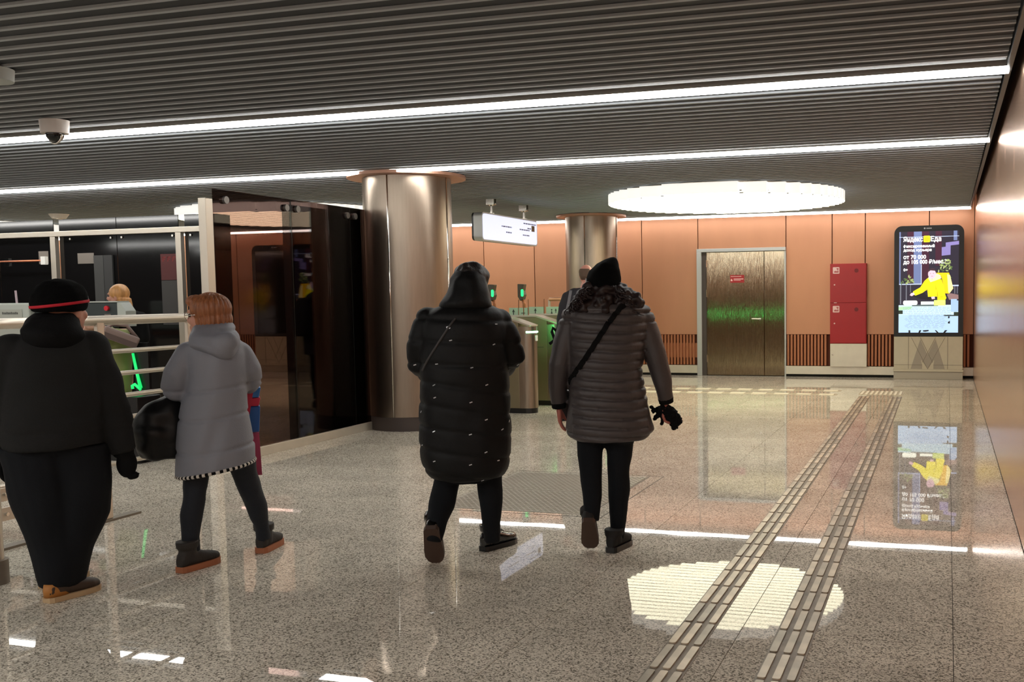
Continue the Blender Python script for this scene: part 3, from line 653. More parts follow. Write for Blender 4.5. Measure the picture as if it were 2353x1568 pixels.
# ---- floor hatch
t = thing('floor_hatch', 'grey metal tread plate hatch let into the floor between the walking women', 'hatch', (-2.93, 7.23, 0))
M_tread = mat('tread_metal', lin(170, 161, 147), .45, .3)
for a, b in ((-.75, -.02), (0.0, .73)):
    pl = MB().box(-.58, .565, a, b, .0002, .003).build('plate', M_tread, t)
    st = MB(); r_ = 0
    yy = a + .03
    while yy < b - .02:
        x = -.56 + (r_ % 2) * .022
        while x < .55:
            st.box(x, x + .026, yy, yy + .011, .003, .0055); x += .045
        yy += .03; r_ += 1
    tag(st.build('studs', M_tread, pl), kind='stuff')
M_inlay = mat('inlay_line', lin(78, 70, 60), .6)
for x in (.575, .69): MB().box(x, x + .008, -.82, .78, .0002, .0012).build('inlay_line', M_inlay, t)
for yy in (-.82, .78): MB().box(-.6, .70, yy, yy + .008, .0002, .0012).build('inlay_line', M_inlay, t)
PEOPLE = {
 'man_hat': {
  'base': [-4.22, 4.1],
  'rot': 0.7998,
  'coat': [[-0.089, 0.0, 1.377, 0.085, 0.08], [-0.088, 0.0, 1.344, 0.137, 0.12], [-0.098, 0.0, 1.299, 0.179, 0.15], [-0.109, 0.0, 1.236, 0.207, 0.17], [-0.112, 0.0, 1.151, 0.222, 0.185], [-0.117, 0.0, 1.044, 0.23, 0.2], [-0.12, 0.0, 0.927, 0.233, 0.21], [-0.122, 0.0, 0.829, 0.229, 0.21], [-0.122, 0.0, 0.777, 0.223, 0.205]],
  'hood': [[-0.066, 0.0, 1.429, 0.076, 0.085], [-0.092, -0.02, 1.4, 0.117, 0.125], [-0.106, -0.04, 1.37, 0.14, 0.15], [-0.1, -0.05, 1.333, 0.14, 0.15], [-0.097, -0.05, 1.294, 0.116, 0.13], [-0.097, -0.06, 1.263, 0.065, 0.08]],
  'arm_right': [[0.055, 0.0, 1.252, 0.099], [0.107, 0.0, 1.062, 0.102], [0.15, 0.0, 0.868, 0.089], [0.188, 0.0, 0.718, 0.063]],
  'arm_left': [[-0.275, 0.0, 1.251, 0.099], [-0.334, 0.0, 1.087, 0.099], [-0.368, 0.06, 0.911, 0.086], [-0.36, 0.12, 0.761, 0.063]],
  'leg_rear': [[-0.214, 0.0, 0.796, 0.156], [-0.191, 0.0, 0.597, 0.151], [-0.163, 0.0, 0.394, 0.13], [-0.14, 0.0, 0.235, 0.11], [-0.124, 0.0, 0.075, 0.094]],
  'leg_front': [[-0.031, 0.03, 0.778, 0.172], [-0.023, 0.03, 0.597, 0.156], [-0.034, 0.03, 0.441, 0.151], [-0.081, 0.03, 0.266, 0.12], [-0.114, 0.03, 0.055, 0.096]],
  'shoe_front': [-0.18, -0.074, 0.0, 0.034, 0.078, 0.0],
  'shoe_rear': [-0.226, 0.255, 0.0, -0.08, 0.358, 0.0],
  'head': [[-0.068, 0.0, 1.51]],
  'hat': [[-0.063, 0.0, 1.614], [0.03, 0.0, 1.487], [-0.163, 0.0, 1.49], [-0.071, 0.0, 1.44]],
  'hand': [[0.19, 0.0, 0.677]],
 },
 'grey_coat': {
  'base': [-3.86, 4.78],
  'rot': 0.6793,
  'coat': [[-0.066, 0.0, 1.291, 0.117, 0.09], [-0.067, 0.0, 1.258, 0.151, 0.13], [-0.063, 0.0, 1.203, 0.157, 0.16], [-0.058, 0.0, 1.118, 0.15, 0.17], [-0.062, 0.0, 1.022, 0.155, 0.17], [-0.078, 0.0, 0.927, 0.173, 0.18], [-0.083, 0.0, 0.843, 0.185, 0.19], [-0.086, 0.0, 0.747, 0.196, 0.2], [-0.083, 0.0, 0.651, 0.208, 0.21], [-0.086, 0.0, 0.575, 0.208, 0.21]],
  'hood': [[-0.058, 0.02, 1.386, 0.074, 0.075], [-0.067, 0.0, 1.353, 0.109, 0.12], [-0.069, -0.03, 1.307, 0.131, 0.15], [-0.063, -0.06, 1.253, 0.13, 0.15], [-0.037, -0.09, 1.212, 0.091, 0.12], [-0.021, -0.11, 1.182, 0.044, 0.06]],
  'arm_left': [[-0.205, 0.0, 1.203, 0.072], [-0.257, 0.0, 1.096, 0.08], [-0.275, 0.03, 1.022, 0.08], [-0.26, 0.18, 0.972, 0.064], [-0.239, 0.32, 1.01, 0.046]],
  'arm_right': [[0.064, 0.0, 1.201, 0.067], [0.106, 0.0, 1.106, 0.062], [0.118, 0.05, 1.04, 0.057], [0.106, 0.18, 1.006, 0.052], [0.095, 0.3, 1.036, 0.046]],
  'leg_left': [[-0.184, 0.0, 0.606, 0.075], [-0.192, 0.0, 0.521, 0.07], [-0.206, 0.0, 0.387, 0.062], [-0.225, 0.0, 0.303, 0.059], [-0.232, 0.0, 0.18, 0.049], [-0.23, 0.0, 0.069, 0.044]],
  'leg_right': [[0.042, 0.02, 0.612, 0.082], [0.06, 0.05, 0.531, 0.072], [0.085, 0.1, 0.42, 0.064], [0.122, 0.15, 0.292, 0.057], [0.145, 0.2, 0.176, 0.046], [0.154, 0.22, 0.08, 0.041]],
  'shoe_left': [-0.286, -0.065, 0.0, -0.155, 0.065, 0.0],
  'shoe_right': [0.137, 0.209, 0.0, 0.267, 0.49, 0.0],
  'head': [[-0.103, 0.0, 1.424]],
  'bag': [[-0.379, 0.0, 0.789]],
  'pack': [[0.13, 0.2, 0.888]],
 },
 'black_puffer': {
  'base': [-2.57, 5.2],
  'rot': 0.459,
  'coat': [[-0.017, 0.0, 1.466, 0.102, 0.1], [-0.023, 0.0, 1.442, 0.168, 0.135], [-0.028, 0.0, 1.409, 0.217, 0.165], [-0.034, 0.0, 1.354, 0.241, 0.185], [-0.037, 0.0, 1.244, 0.241, 0.2], [-0.038, 0.0, 1.098, 0.244, 0.21], [-0.039, 0.0, 0.976, 0.248, 0.215], [-0.039, 0.0, 0.829, 0.254, 0.22], [-0.041, 0.0, 0.706, 0.256, 0.22], [-0.041, 0.0, 0.607, 0.249, 0.22], [-0.039, 0.0, 0.533, 0.233, 0.215], [-0.036, 0.0, 0.496, 0.204, 0.2], [-0.034, 0.0, 0.477, 0.158, 0.17]],
  'hood': [[0.001, 0.0, 1.649, 0.072, 0.08], [-0.003, 0.0, 1.606, 0.099, 0.12], [-0.006, 0.0, 1.558, 0.108, 0.14], [-0.012, -0.01, 1.509, 0.125, 0.15], [-0.023, -0.02, 1.466, 0.144, 0.155], [-0.023, -0.02, 1.432, 0.144, 0.13]],
  'arm_left': [[-0.229, 0.0, 1.37, 0.076], [-0.278, 0.0, 1.244, 0.076], [-0.292, 0.03, 1.133, 0.066], [-0.245, 0.2, 1.053, 0.057], [-0.173, 0.3, 1.075, 0.047]],
  'arm_right': [[0.163, 0.0, 1.364, 0.071], [0.205, 0.0, 1.26, 0.071], [0.238, 0.03, 1.158, 0.064], [0.193, 0.2, 1.086, 0.057], [0.107, 0.3, 1.081, 0.047]],
  'leg_left': [[-0.144, 0.05, 0.531, 0.078], [-0.153, 0.05, 0.456, 0.076], [-0.184, 0.0, 0.33, 0.071], [-0.213, -0.06, 0.245, 0.062], [-0.234, -0.1, 0.144, 0.047]],
  'leg_right': [[0.082, 0.05, 0.522, 0.078], [0.088, 0.05, 0.446, 0.071], [0.09, 0.05, 0.307, 0.064], [0.092, 0.06, 0.165, 0.055], [0.095, 0.06, 0.075, 0.043]],
  'shoe_right': [0.047, 0.197, 0.0, 0.232, 0.385, 0.0],
  'head': [[-0.001, 0.0, 1.569]],
  'left_toe': [[-0.242, -0.1, -0.006], [-0.255, -0.14, 0.167]],
  'flecks': [[-0.118, 0.0, 1.336], [0.086, 0.0, 1.497], [-0.107, 0.0, 1.268], [0.139, 0.0, 1.349], [0.124, 0.0, 1.239], [-0.185, 0.0, 1.14], [0.002, 0.0, 1.116], [-0.309, 0.0, 1.128], [0.261, 0.0, 1.115], [0.08, 0.0, 1.02], [-0.199, 0.0, 0.957], [-0.007, 0.0, 0.929], [0.073, 0.0, 0.83], [-0.014, 0.0, 0.751], [-0.209, 0.0, 0.77], [0.16, 0.0, 0.767], [-0.276, 0.0, 0.688], [0.067, 0.0, 0.651], [-0.211, 0.0, 0.607], [-0.017, 0.0, 0.587], [0.134, 0.0, 0.594], [0.046, 0.0, 0.489], [-0.278, 0.0, 0.871], [-0.202, 0.0, 1.023], [0.2, 0.0, 0.806]],
  'strap': [[-0.078, 0.0, 1.387], [-0.118, 0.0, 1.336], [-0.172, 0.0, 1.255], [-0.235, 0.0, 1.158], [-0.265, 0.0, 1.098]],
 },
 'quilted': {
  'base': [-1.89, 5.62],
  'rot': 0.3244,
  'coat': [[-0.021, 0.0, 1.475, 0.101, 0.09], [-0.012, 0.0, 1.45, 0.173, 0.125], [-0.006, 0.0, 1.42, 0.223, 0.15], [-0.007, 0.0, 1.362, 0.233, 0.165], [-0.013, 0.0, 1.274, 0.228, 0.175], [-0.015, 0.0, 1.172, 0.218, 0.175], [-0.02, 0.0, 1.07, 0.207, 0.175], [-0.017, 0.0, 0.968, 0.218, 0.18], [-0.012, 0.0, 0.866, 0.232, 0.19], [-0.008, 0.0, 0.79, 0.245, 0.195], [-0.002, 0.0, 0.726, 0.259, 0.2], [-0.004, 0.0, 0.692, 0.243, 0.2], [-0.004, 0.0, 0.666, 0.207, 0.19]],
  'arm_left': [[-0.204, 0.0, 1.38, 0.068], [-0.252, 0.0, 1.249, 0.07], [-0.29, 0.0, 1.097, 0.065], [-0.306, 0.02, 0.968, 0.055], [-0.301, 0.04, 0.868, 0.045]],
  'arm_right': [[0.191, 0.0, 1.375, 0.068], [0.24, 0.0, 1.242, 0.07], [0.284, 0.0, 1.101, 0.063], [0.313, 0.0, 0.973, 0.055], [0.329, 0.02, 0.886, 0.045]],
  'leg_left': [[-0.116, 0.0, 0.723, 0.085], [-0.118, 0.0, 0.633, 0.078], [-0.121, -0.02, 0.52, 0.07], [-0.115, -0.05, 0.41, 0.065], [-0.111, -0.1, 0.279, 0.048], [-0.11, -0.12, 0.194, 0.043]],
  'leg_right': [[0.05, 0.0, 0.72, 0.085], [0.054, 0.0, 0.63, 0.078], [0.044, 0.0, 0.501, 0.068], [0.047, 0.0, 0.346, 0.065], [0.037, 0.0, 0.19, 0.048], [0.036, 0.0, 0.06, 0.043]],
  'shoe_right': [-0.007, -0.08, 0.0, 0.104, 0.087, 0.0],
  'left_toe': [[-0.134, -0.05, 0.036], [-0.104, -0.16, 0.182]],
  'head': [[-0.025, 0.0, 1.574]],
  'hat': [[0.028, 0.0, 1.72], [-0.12, 0.0, 1.601], [0.069, 0.0, 1.599], [-0.025, 0.0, 1.544]],
  'hand_l': [[-0.297, 0.04, 0.811]],
  'hand_r': [[0.308, 0.02, 0.843]],
  'strap': [[0.105, 0.0, 1.447], [0.064, 0.0, 1.427], [-0.01, 0.0, 1.334], [-0.101, 0.0, 1.196], [-0.179, 0.0, 1.082], [-0.226, 0.0, 1.014]],
  'hair': [[-0.198, 0.0, 1.476], [0.194, 0.0, 1.458]],
 },
 'bald': {
  'base': [-4.47, 12.1],
  'rot': 0.3539,
  'coat': [[0.062, 0.0, 1.601, 0.121, 0.09], [0.075, 0.0, 1.547, 0.233, 0.13], [0.087, 0.0, 1.449, 0.291, 0.15], [0.084, 0.0, 1.23, 0.313, 0.165], [0.074, 0.0, 0.955, 0.308, 0.17], [0.076, 0.0, 0.734, 0.303, 0.17]],
  'arm_left': [[-0.148, 0.0, 1.481, 0.07], [-0.208, 0.0, 1.229, 0.07], [-0.245, 0.03, 0.981, 0.065], [-0.272, 0.15, 0.837, 0.054]],
  'arm_right': [[0.335, 0.0, 1.475, 0.07], [0.386, 0.0, 1.221, 0.07], [0.394, 0.02, 0.972, 0.065], [0.361, 0.1, 0.774, 0.054]],
  'leg_left': [[-0.034, 0.0, 0.758, 0.097], [-0.056, 0.0, 0.454, 0.086], [-0.061, 0.0, 0.121, 0.065]],
  'leg_right': [[0.186, 0.0, 0.755, 0.097], [0.198, 0.0, 0.45, 0.086], [0.182, 0.0, 0.116, 0.065]],
  'head': [[0.119, 0.0, 1.752]],
  'strap': [[-0.092, 0.0, 1.568], [-0.128, 0.0, 1.393], [-0.164, 0.0, 1.229]],
 },
 'guard': {
  'base': [-8.62, 9.3],
  'rot': 0.7475,
  'coat': [[-0.155, 0.0, 1.389, 0.097, 0.09], [-0.162, 0.0, 1.352, 0.151, 0.13], [-0.162, 0.0, 1.252, 0.181, 0.14], [-0.167, 0.0, 1.035, 0.177, 0.15], [-0.179, 0.0, 0.747, 0.186, 0.16], [-0.185, 0.0, 0.602, 0.186, 0.16]],
  'arm_left': [[-0.289, 0.0, 1.313, 0.071], [-0.333, 0.0, 1.083, 0.071], [-0.4, 0.1, 0.985, 0.066], [-0.507, 0.15, 1.035, 0.055]],
  'arm_right': [[-0.017, 0.0, 1.307, 0.071], [-0.005, 0.0, 1.073, 0.071], [-0.063, 0.12, 0.948, 0.066], [-0.23, 0.2, 0.975, 0.055]],
  'leg_left': [[-0.262, 0.0, 0.645, 0.098], [-0.275, 0.0, 0.354, 0.082], [-0.29, 0.0, 0.013, 0.06]],
  'leg_right': [[-0.102, 0.0, 0.638, 0.098], [-0.115, 0.0, 0.345, 0.082], [-0.129, 0.0, 0.002, 0.06]],
  'head': [[-0.228, 0.0, 1.533]],
  'hair': [[-0.26, 0.0, 1.682], [-0.344, 0.0, 1.515], [-0.129, 0.0, 1.44]],
 },
 'olive': {
  'base': [-7.72, 8.05],
  'rot': 0.7645,
  'coat': [[-0.039, 0.1, 1.23, 0.114, 0.11], [-0.061, 0.05, 1.156, 0.14, 0.17], [-0.039, 0.0, 1.008, 0.123, 0.18], [-0.025, 0.0, 0.838, 0.106, 0.18], [-0.015, 0.0, 0.687, 0.078, 0.17], [-0.021, 0.0, 0.602, 0.076, 0.165]],
  'arm_left': [[-0.117, -0.1, 1.158, 0.073], [-0.188, -0.1, 1.056, 0.068], [-0.288, -0.05, 1.057, 0.058]],
  'leg_left': [[-0.045, 0.0, 0.663, 0.082], [-0.044, 0.0, 0.406, 0.073], [-0.05, 0.0, 0.105, 0.058]],
  'leg_right': [[0.02, 0.12, 0.651, 0.082], [0.02, 0.12, 0.39, 0.073], [0.015, 0.12, 0.085, 0.058]],
  'head': [[-0.129, 0.1, 1.25]],
  'bag': [[-0.016, -0.15, 1.144]],
 },
}
# ================================================================ PEOPLE
from mathutils import noise as mnoise
M_skin = mat('skin', lin(206, 150, 128), .5); M_skin_red = mat('skin_red', lin(186, 110, 96), .5)
M_blackcloth = mat('black_cloth', lin(14, 14, 15), .85, spec=.15, bump=.3, bscale=180)
M_trouser = mat('black_trousers', lin(14, 17, 22), .85, spec=.25, bump=.2, bscale=150)
M_jeans = mat('navy_jeans', lin(15, 21, 32), .75, bump=.2, bscale=200)
M_eye = mat('eye', lin(60, 50, 46), .2)
def finish(me, name, m, parent, disp=None, parts_smooth=True):
    n = len(me.vertices)
    if disp:
        for v, nn in [(v, v.normal.copy()) for v in me.vertices]: v.co = v.co + nn * disp(v.co, nn)
    me.polygons.foreach_set('use_smooth', [True] * len(me.polygons)); me.materials.clear(); me.materials.append(m); me.name = name
    return link(name, me, parent)
def wr(amp, sc_=7.0, st=1.0): return lambda c, n: amp * mnoise.noise(Vector((c.x * sc_, c.y * sc_, c.z * sc_ * st)))
def T(mb, chain, dr=0.0, k=1.0, n=16): return mb.tube([c[:3] for c in chain], [max(c[3] * k + dr, .012) for c in chain], n)
def capped(chain):   # rounded start for sleeves and legs
    return chain
def head_prims(mb, c, yaw, s=1.0, bend=0.0):
    f = Vector((math.sin(yaw), math.cos(yaw), 0)); r = Vector((math.cos(yaw), -math.sin(yaw), 0)); c = Vector(c)
    mt = Matrix((r, f, (0, 0, 1))).transposed()
    B = lambda off, rad: mb.ball(c + s * (r * off[0] + f * off[1] + Vector((0, 0, off[2]))), [q * s for q in rad], 18, 12, mtx=mt)
    B((0, -.008, .025), (.076, .094, .088)); B((0, .02, -.045), (.06, .066, .072)); B((0, .06, -.085), (.032, .03, .026))
    B((0, .092, -.02), (.013, .018, .022)); B((0, .085, .002), (.008, .012, .024)); B((0, .08, .03), (.05, .016, .012))
    B((0, .082, -.058), (.024, .012, .007)); B((0, .08, -.069), (.021, .012, .008)); B((.034, .062, -.025), (.026, .022, .026)); B((-.034, .062, -.025), (.026, .022, .026))
    for q in (-1, 1): B((q * .078, -.012, -.012), (.011, .022, .034))
    mb.tube([c + s * Vector((0, 0, -.04)) - f * .02, c + s * Vector((0, 0, -.12)) - f * .025, c + s * Vector((0, 0, -.2)) - f * .03], [.052 * s, .05 * s, .07 * s], 16)
    return f, r
def eyes(t, c, yaw, s=1.0):
    f = Vector((math.sin(yaw), math.cos(yaw), 0)); r = Vector((math.cos(yaw), -math.sin(yaw), 0)); c = Vector(c)
    for q in (-1, 1):
        MB().ball(c + s * (r * q * .032 + f * .074 + Vector((0, 0, .008))), .0115 * s, 12, 8).build('eye', M_eye, t, smooth=True)
def hand(mb, w, d, side, curl=.5, s=1.0, thumb=1):
    w = Vector(w); d = Vector(d).normalized(); side = (Vector(side) - d * Vector(side).dot(d)).normalized(); nrm = d.cross(side)
    for q in (-.026, -.009, .009, .026): mb.tube([w - d * .01, w + s * (d * .04 + side * q * .9), w + s * (d * .088 + side * q)], [.017 * s, .016 * s, .013 * s], 10)
    for i, (q, L_) in enumerate(((-.029, .058), (-.010, .072), (.010, .078), (.029, .070))):
        p = w + s * (d * .085 + side * q); pts = [p]; a = curl * .5
        for k in range(3):
            p = p + s * (d * math.cos(a) + nrm * math.sin(a)) * L_ * (.45, .32, .25)[k]; pts.append(p); a += curl
        mb.tube(pts, [.0105 * s, .0095 * s, .0088 * s, .0072 * s], 8)
    p = w + s * (d * .02 + side * .024 * thumb); e_ = (d * .7 + side * .65 * thumb + nrm * .3).normalized()
    mb.tube([p, p + e_ * .035 * s, p + (e_ * .04 + d * .026 + nrm * .01) * s, p + (e_ * .042 + d * .05 + nrm * .022) * s], [.014 * s, .0115 * s, .0105 * s, .008 * s], 8)
def shoe(t, heel, yaw, L_=.26, pitch=0.0, upper=None, sole=None, shaft=.1, wide=1.0, sole_h=.028, gap=True, tongue=True):
    Fw = Vector((math.sin(yaw) * math.cos(pitch), math.cos(yaw) * math.cos(pitch), -math.sin(pitch))); Rt = Vector((math.cos(yaw), -math.sin(yaw), 0)); Up = Rt.cross(Fw)
    mt = Matrix.Translation(heel) @ Matrix((Rt, Fw, Up)).transposed().to_4x4()
    st = [(-.012, .022, .06), (.02, .034, .088), (.22, .038, .1), (.42, .042, .088), (.62, .047, .066), (.8, .046, .055), (.93, .034, .045), (1.0, .016, .03)]
    mb = MB(); rings = []
    for (y_, w_, h_) in st:
        rings.append([(w_ * wide * math.copysign(abs(math.cos(a)) ** .8, math.cos(a)), y_ * L_ if y_ > 0 else y_, sole_h * .7 + h_ * .5 + h_ * .5 * math.copysign(abs(math.sin(a)) ** .8, math.sin(a))) for a in [2 * PI * k / 20 for k in range(20)]])
    mb.rings(rings)
    mb.tube([(0, .2 * L_, .05), (0, .19 * L_, shaft)], [.043 * wide, .047 * wide], 18)
    if shaft > .12: mb.tube([(0, .19 * L_, shaft - .035), (0, .185 * L_, shaft + .004)], [.055 * wide, .058 * wide], 18)
    me = remesh(mb, .006, 3); me.transform(mt)
    o = finish(me, 'shoe', upper, t)
    out = [(w_ * wide + .004, (y_ * L_ if y_ > 0 else y_)) for (y_, w_, h_) in st]
    poly = [(a, b) for a, b in out] + [(-a, b) for a, b in reversed(out)]
    sm = MB().prism(poly, 0.001, sole_h, 'z').mesh('sole', sole); sm.transform(mt); link('sole', sm, o)
    if tongue:
        lb = MB()
        for k in range(4):
            yy = (.34 + .07 * k) * L_; zz = .115 - k * .0085 + sole_h * .4; lb.tube([(-.026, yy, zz - .008), (0, yy + .004, zz + .002), (.026, yy, zz - .008)], .0028, 6)
        lm = lb.mesh('laces', mat('lace_grey', lin(90, 86, 80), .7)); lm.transform(mt); link('laces', lm, o)
    return o
def base_body(t, d, head_c, yaw, s=1.0, skin=None, hands=(), torso=.78):
    mb = MB(); head_prims(mb, head_c, yaw, s)
    cs = d['coat']
    mb.loft([(c[0], c[1], c[2], c[3] * torso, c[4] * torso) for c in cs], 24)
    top = cs[0]; mb.tube([(head_c[0], head_c[1] - .0, head_c[2] - .1 * s), (top[0] * .5 + head_c[0] * .5, top[1] * .5 + head_c[1] * .5, top[2] - .02), (cs[2][0], cs[2][1], cs[2][2])], [.05 * s, .06 * s, .08 * s], 14)
    for k, v in d.items():
        if k.startswith('arm'): T(mb, v, -.03, .8)
        if k.startswith('leg'):
            T(mb, v, -.02, .75); a = v[0]; mb.tube([a[:3], (cs[-2][0], cs[-2][1], cs[-2][2] + .1)], [max(a[3] * .7, .05), .1], 14)
    for h_ in hands: hand(mb, *h_)
    me = remesh(mb, .0075, 2)
    o = finish(me, 'body', skin or M_skin, t); eyes(t, head_c, yaw, s); return o
def coat_mesh(d, arms=True, hood=True, voxel=.011, smooth=5):
    mb = MB().loft(d['coat'], 40)
    if arms:
        for k, v in d.items():
            if k.startswith('arm'): T(mb, v); mb.ball(v[0][:3], v[0][3], 14, 10)
    return remesh(mb, voxel, smooth)
def trousers(t, d, m, disp=None):
    mb = MB(); cs = d['coat']
    for k, v in d.items():
        if k.startswith('leg'): T(mb, v)
    a = cs[-1]; b = cs[-2]
    mb.loft([(b[0], b[1], b[2] + .12, b[3] * .7, b[4] * .75), (a[0], a[1], a[2] + .03, a[3] * .82, a[4] * .8), (a[0], a[1], a[2] - .02, a[3] * .7, a[4] * .7)], 24)
    return finish(remesh(mb, .012, 4), 'trousers', m, t, disp or wr(.008, 9, .8))
def on_back(me, u, z, lift=.004, v0=-1.2):
    bv = BVHTree.FromPolygons([v.co.copy() for v in me.vertices], [tuple(p.vertices) for p in me.polygons])
    return bv
def hit(bv, u, z, lift=.004):
    h_ = bv.ray_cast(Vector((u, -1.5, z)), Vector((0, 1, 0)))
    if h_[0] is None: return None, None
    return h_[0] + h_[1] * lift, h_[1]
def band(mb, bv, pts, w_, th=.006, lift=.003, sub=8):
    P = []
    for (a, b) in zip(pts[:-1], pts[1:]):
        for k in range(sub): q = k / sub; P.append((a[0] + (b[0] - a[0]) * q, a[2] + (b[2] - a[2]) * q))
    P.append((pts[-1][0], pts[-1][2])); path = []
    for u, z in P:
        h_, n_ = hit(bv, u, z, lift)
        if h_ is not None: path.append(h_)
    rings = []
    for i, p in enumerate(path):
        t_ = (path[min(i + 1, len(path) - 1)] - path[max(i - 1, 0)]).normalized(); x = t_.cross(Vector((0, -1, 0))).normalized() * w_ / 2; o = Vector((0, -th, 0))
        rings.append([p - x, p + x, p + x + o, p - x + o])
    mb.rings(rings); return path
def person(key, label):
    d = PEOPLE[key]; t = thing('person', label, 'person', (d['base'][0], d['base'][1], 0), d['rot'], group='people walking in the hall'); return t, d
def yaw_of(sh): return math.atan2(sh[3] - sh[0], sh[4] - sh[1])

# ---------------- man in the black hat
t, d = person('man_hat', 'man in black jacket, black trousers and black knit hat with red stripe, seen from behind')
hc = (-.033, .02, 1.458)
aw = d['arm_right'][-1]
base_body(t, d, hc, .75, 1.0)
me = coat_mesh(d); bv = on_back(me, 0, 0)
finish(me, 'jacket', mat('jacket_black', lin(24, 24, 24), .85, spec=.3, bump=.35, bscale=260), t, lambda c, n: wr(.012, 6, 1.6)(c, n) - .006 * max(0, 1 - abs(c.z - .93) / .02) - .006 * max(0, 1 - abs(c.z - .86) / .02))
finish(remesh(MB().loft([(h[0] - (.022 if i == 0 else .008 if i == 1 else 0), h[1], h[2] + (.014 if i < 2 else 0), h[3] * (1.12 if i == 0 else 1), h[4] * (1.12 if i == 0 else 1)) for i, h in enumerate(d['hood'])], 36), .011, 5), 'hood', M_blackcloth, t, wr(.016, 9, 1.5))
trousers(t, d, M_trouser, wr(.014, 7, .7))
gl = MB(); T(gl, [(aw[0], aw[1], aw[2] + .03, .05), (aw[0], aw[1] + .005, aw[2] - .02, .05)]); hand(gl, (aw[0] + .002, aw[1], aw[2] - .01), (.05, .02, -1), (0, 1, 0), 1.15, 1.15)
gl.ball((aw[0] + .012, aw[1] + .005, aw[2] - .06), (.05, .055, .075))
finish(remesh(gl, .006, 2), 'glove', M_blackcloth, t)
gl = MB(); al = d['arm_left'][-1]; hand(gl, (al[0], al[1], al[2] - .01), (-.02, .1, -1), (0, 1, 0), .5, 1.15); T(gl, [(al[0], al[1], al[2] + .03, .05), (al[0], al[1], al[2] - .02, .05)])
finish(remesh(gl, .006, 2), 'glove', M_blackcloth, t)
hat = MB().loft([(-.07, .012, 1.452, .114, .122), (-.07, .012, 1.46, .125, .132), (-.066, .015, 1.5, .132, .14), (-.064, .012, 1.545, .125, .132), (-.062, .01, 1.58, .104, .11), (-.062, .01, 1.605, .066, .07), (-.062, .01, 1.618, .022, .024)], 40, 2.05)
hat_o = finish(remesh(hat, .008, 4), 'hat', mat('knit_black', lin(11, 11, 12), .95, spec=.1, bump=.8, bscale=300), t, wr(.004, 25))
hz_ = [1.448, 1.5, 1.545, 1.58, 1.605]; hu_ = [.124, .131, .124, .103, .066]; hv_ = [.131, .139, .131, .109, .07]
hatr = lambda z: (float(np.interp(z, hz_, hu_)) - .001, float(np.interp(z, hz_, hv_)) - .001)
rs = []
for (dz, rr) in ((0, -.004), (.014, -.004), (.014, .006), (0, .006)):
    row = []
    for a in [2 * PI * k / 48 for k in range(48)]:
        z = 1.484 + dz + .016 * math.cos(a - .3); ru, rv = hatr(z); row.append((-.067 + (ru + rr) * math.cos(a), .013 + (rv + rr) * math.sin(a), z))
    rs.append(row)
ring = MB(); n = 48
vs = [p for r_ in rs for p in r_]; fs = []
for i in range(4):
    for k in range(n): fs.append((i * n + k, i * n + (k + 1) % n, ((i + 1) % 4) * n + (k + 1) % n, ((i + 1) % 4) * n + k))
ring.add(vs, fs).build('red_stripe', mat('stripe_red', lin(196, 26, 46), .8), hat_o, smooth=True)
em = MB()
for k in range(8):
    a = .05 - .06 * k; z = 1.512 + .012 * math.sin(k * 2.1); ru, rv = hatr(z)
    em.ball((-.067 + ru * math.cos(a), .013 + rv * math.sin(a), z), (.004, .006, .011), 8, 6)
em.build('emblem', mat('emblem_grey', lin(150, 148, 148), .7), hat_o, smooth=True)
sy = yaw_of(d['shoe_front'])
M_tan = mat('tan_leather', lin(176, 116, 52), .6); M_brownshoe = mat('brown_leather', lin(62, 46, 36), .55); M_cream = mat('cream_sole', lin(186, 158, 122), .6)
for nm, (hx, hy) in (('f', (d['shoe_front'][0], d['shoe_front'][1])), ('r', (d['shoe_rear'][0] + .02, d['shoe_rear'][1] - .02))):
    s_ = shoe(t, (hx, hy, 0), sy if nm == 'f' else sy - .15, .275, 0, M_brownshoe, M_cream, .1, 1.08)
    F = Vector((math.sin(sy), math.cos(sy), 0)); Rr = Vector((math.cos(sy), -math.sin(sy), 0)); c_ = Vector((hx, hy, 0))
    hp = MB().loft([(*(c_ + F * .047)[:2], .028, .04, .066), (*(c_ + F * .045)[:2], .06, .042, .066), (*(c_ + F * .035)[:2], .094, .038, .05)], 24, 2.2, yaw=-sy)
    hp.build('heel_counter', M_tan, s_, smooth=True)

# ---------------- woman in the grey coat
t, d = person('grey_coat', 'woman with auburn bob in a long pale grey hooded coat and navy jeans, looking left')
hc = (-.105, .02, 1.41); yw = -1.2
base_body(t, d, hc, yw, .98, None, ((d['arm_left'][-1][:3], (.2, .9, .2), (0, 0, 1), .8), (d['arm_right'][-1][:3], (-.1, .9, .1), (0, 0, 1), .8)))
uc = -.01
def tilt(me):
    for v in me.vertices:
        if v.co.z < .85: v.co.z += .17 * (v.co.x - uc) * min(1, (.85 - v.co.z) / .2)
me = coat_mesh(d, voxel=.010); tilt(me)
def seams(c, n): 
    q = 0
    for z0 in (1.02, .865, .685): q -= .010 * max(0, 1 - abs(c.z - z0 - .05 * c.x - .012 * math.sin(9 * c.x)) / .014)
    return q + .010 * mnoise.noise(Vector((c.x * 9, c.y * 5, c.z * 5 - c.x * 9)))
M_gcoat = mat('grey_coat', lin(128, 129, 138), .6, bump=.15, bscale=120)
finish(me, 'coat', M_gcoat, t, seams)
hm = remesh(MB().loft(d['hood'], 40).ball((d['hood'][3][0] + .05, -.18, 1.27), (.07, .05, .06)), .010, 4)
finish(hm, 'hood', M_gcoat, t, lambda c, n: .012 * mnoise.noise(Vector((c.x * 10, c.y * 10, c.z * 14))) - .008 * max(0, 1 - abs(c.z - 1.335) / .012) * (1 if c.x > -.05 else 0))
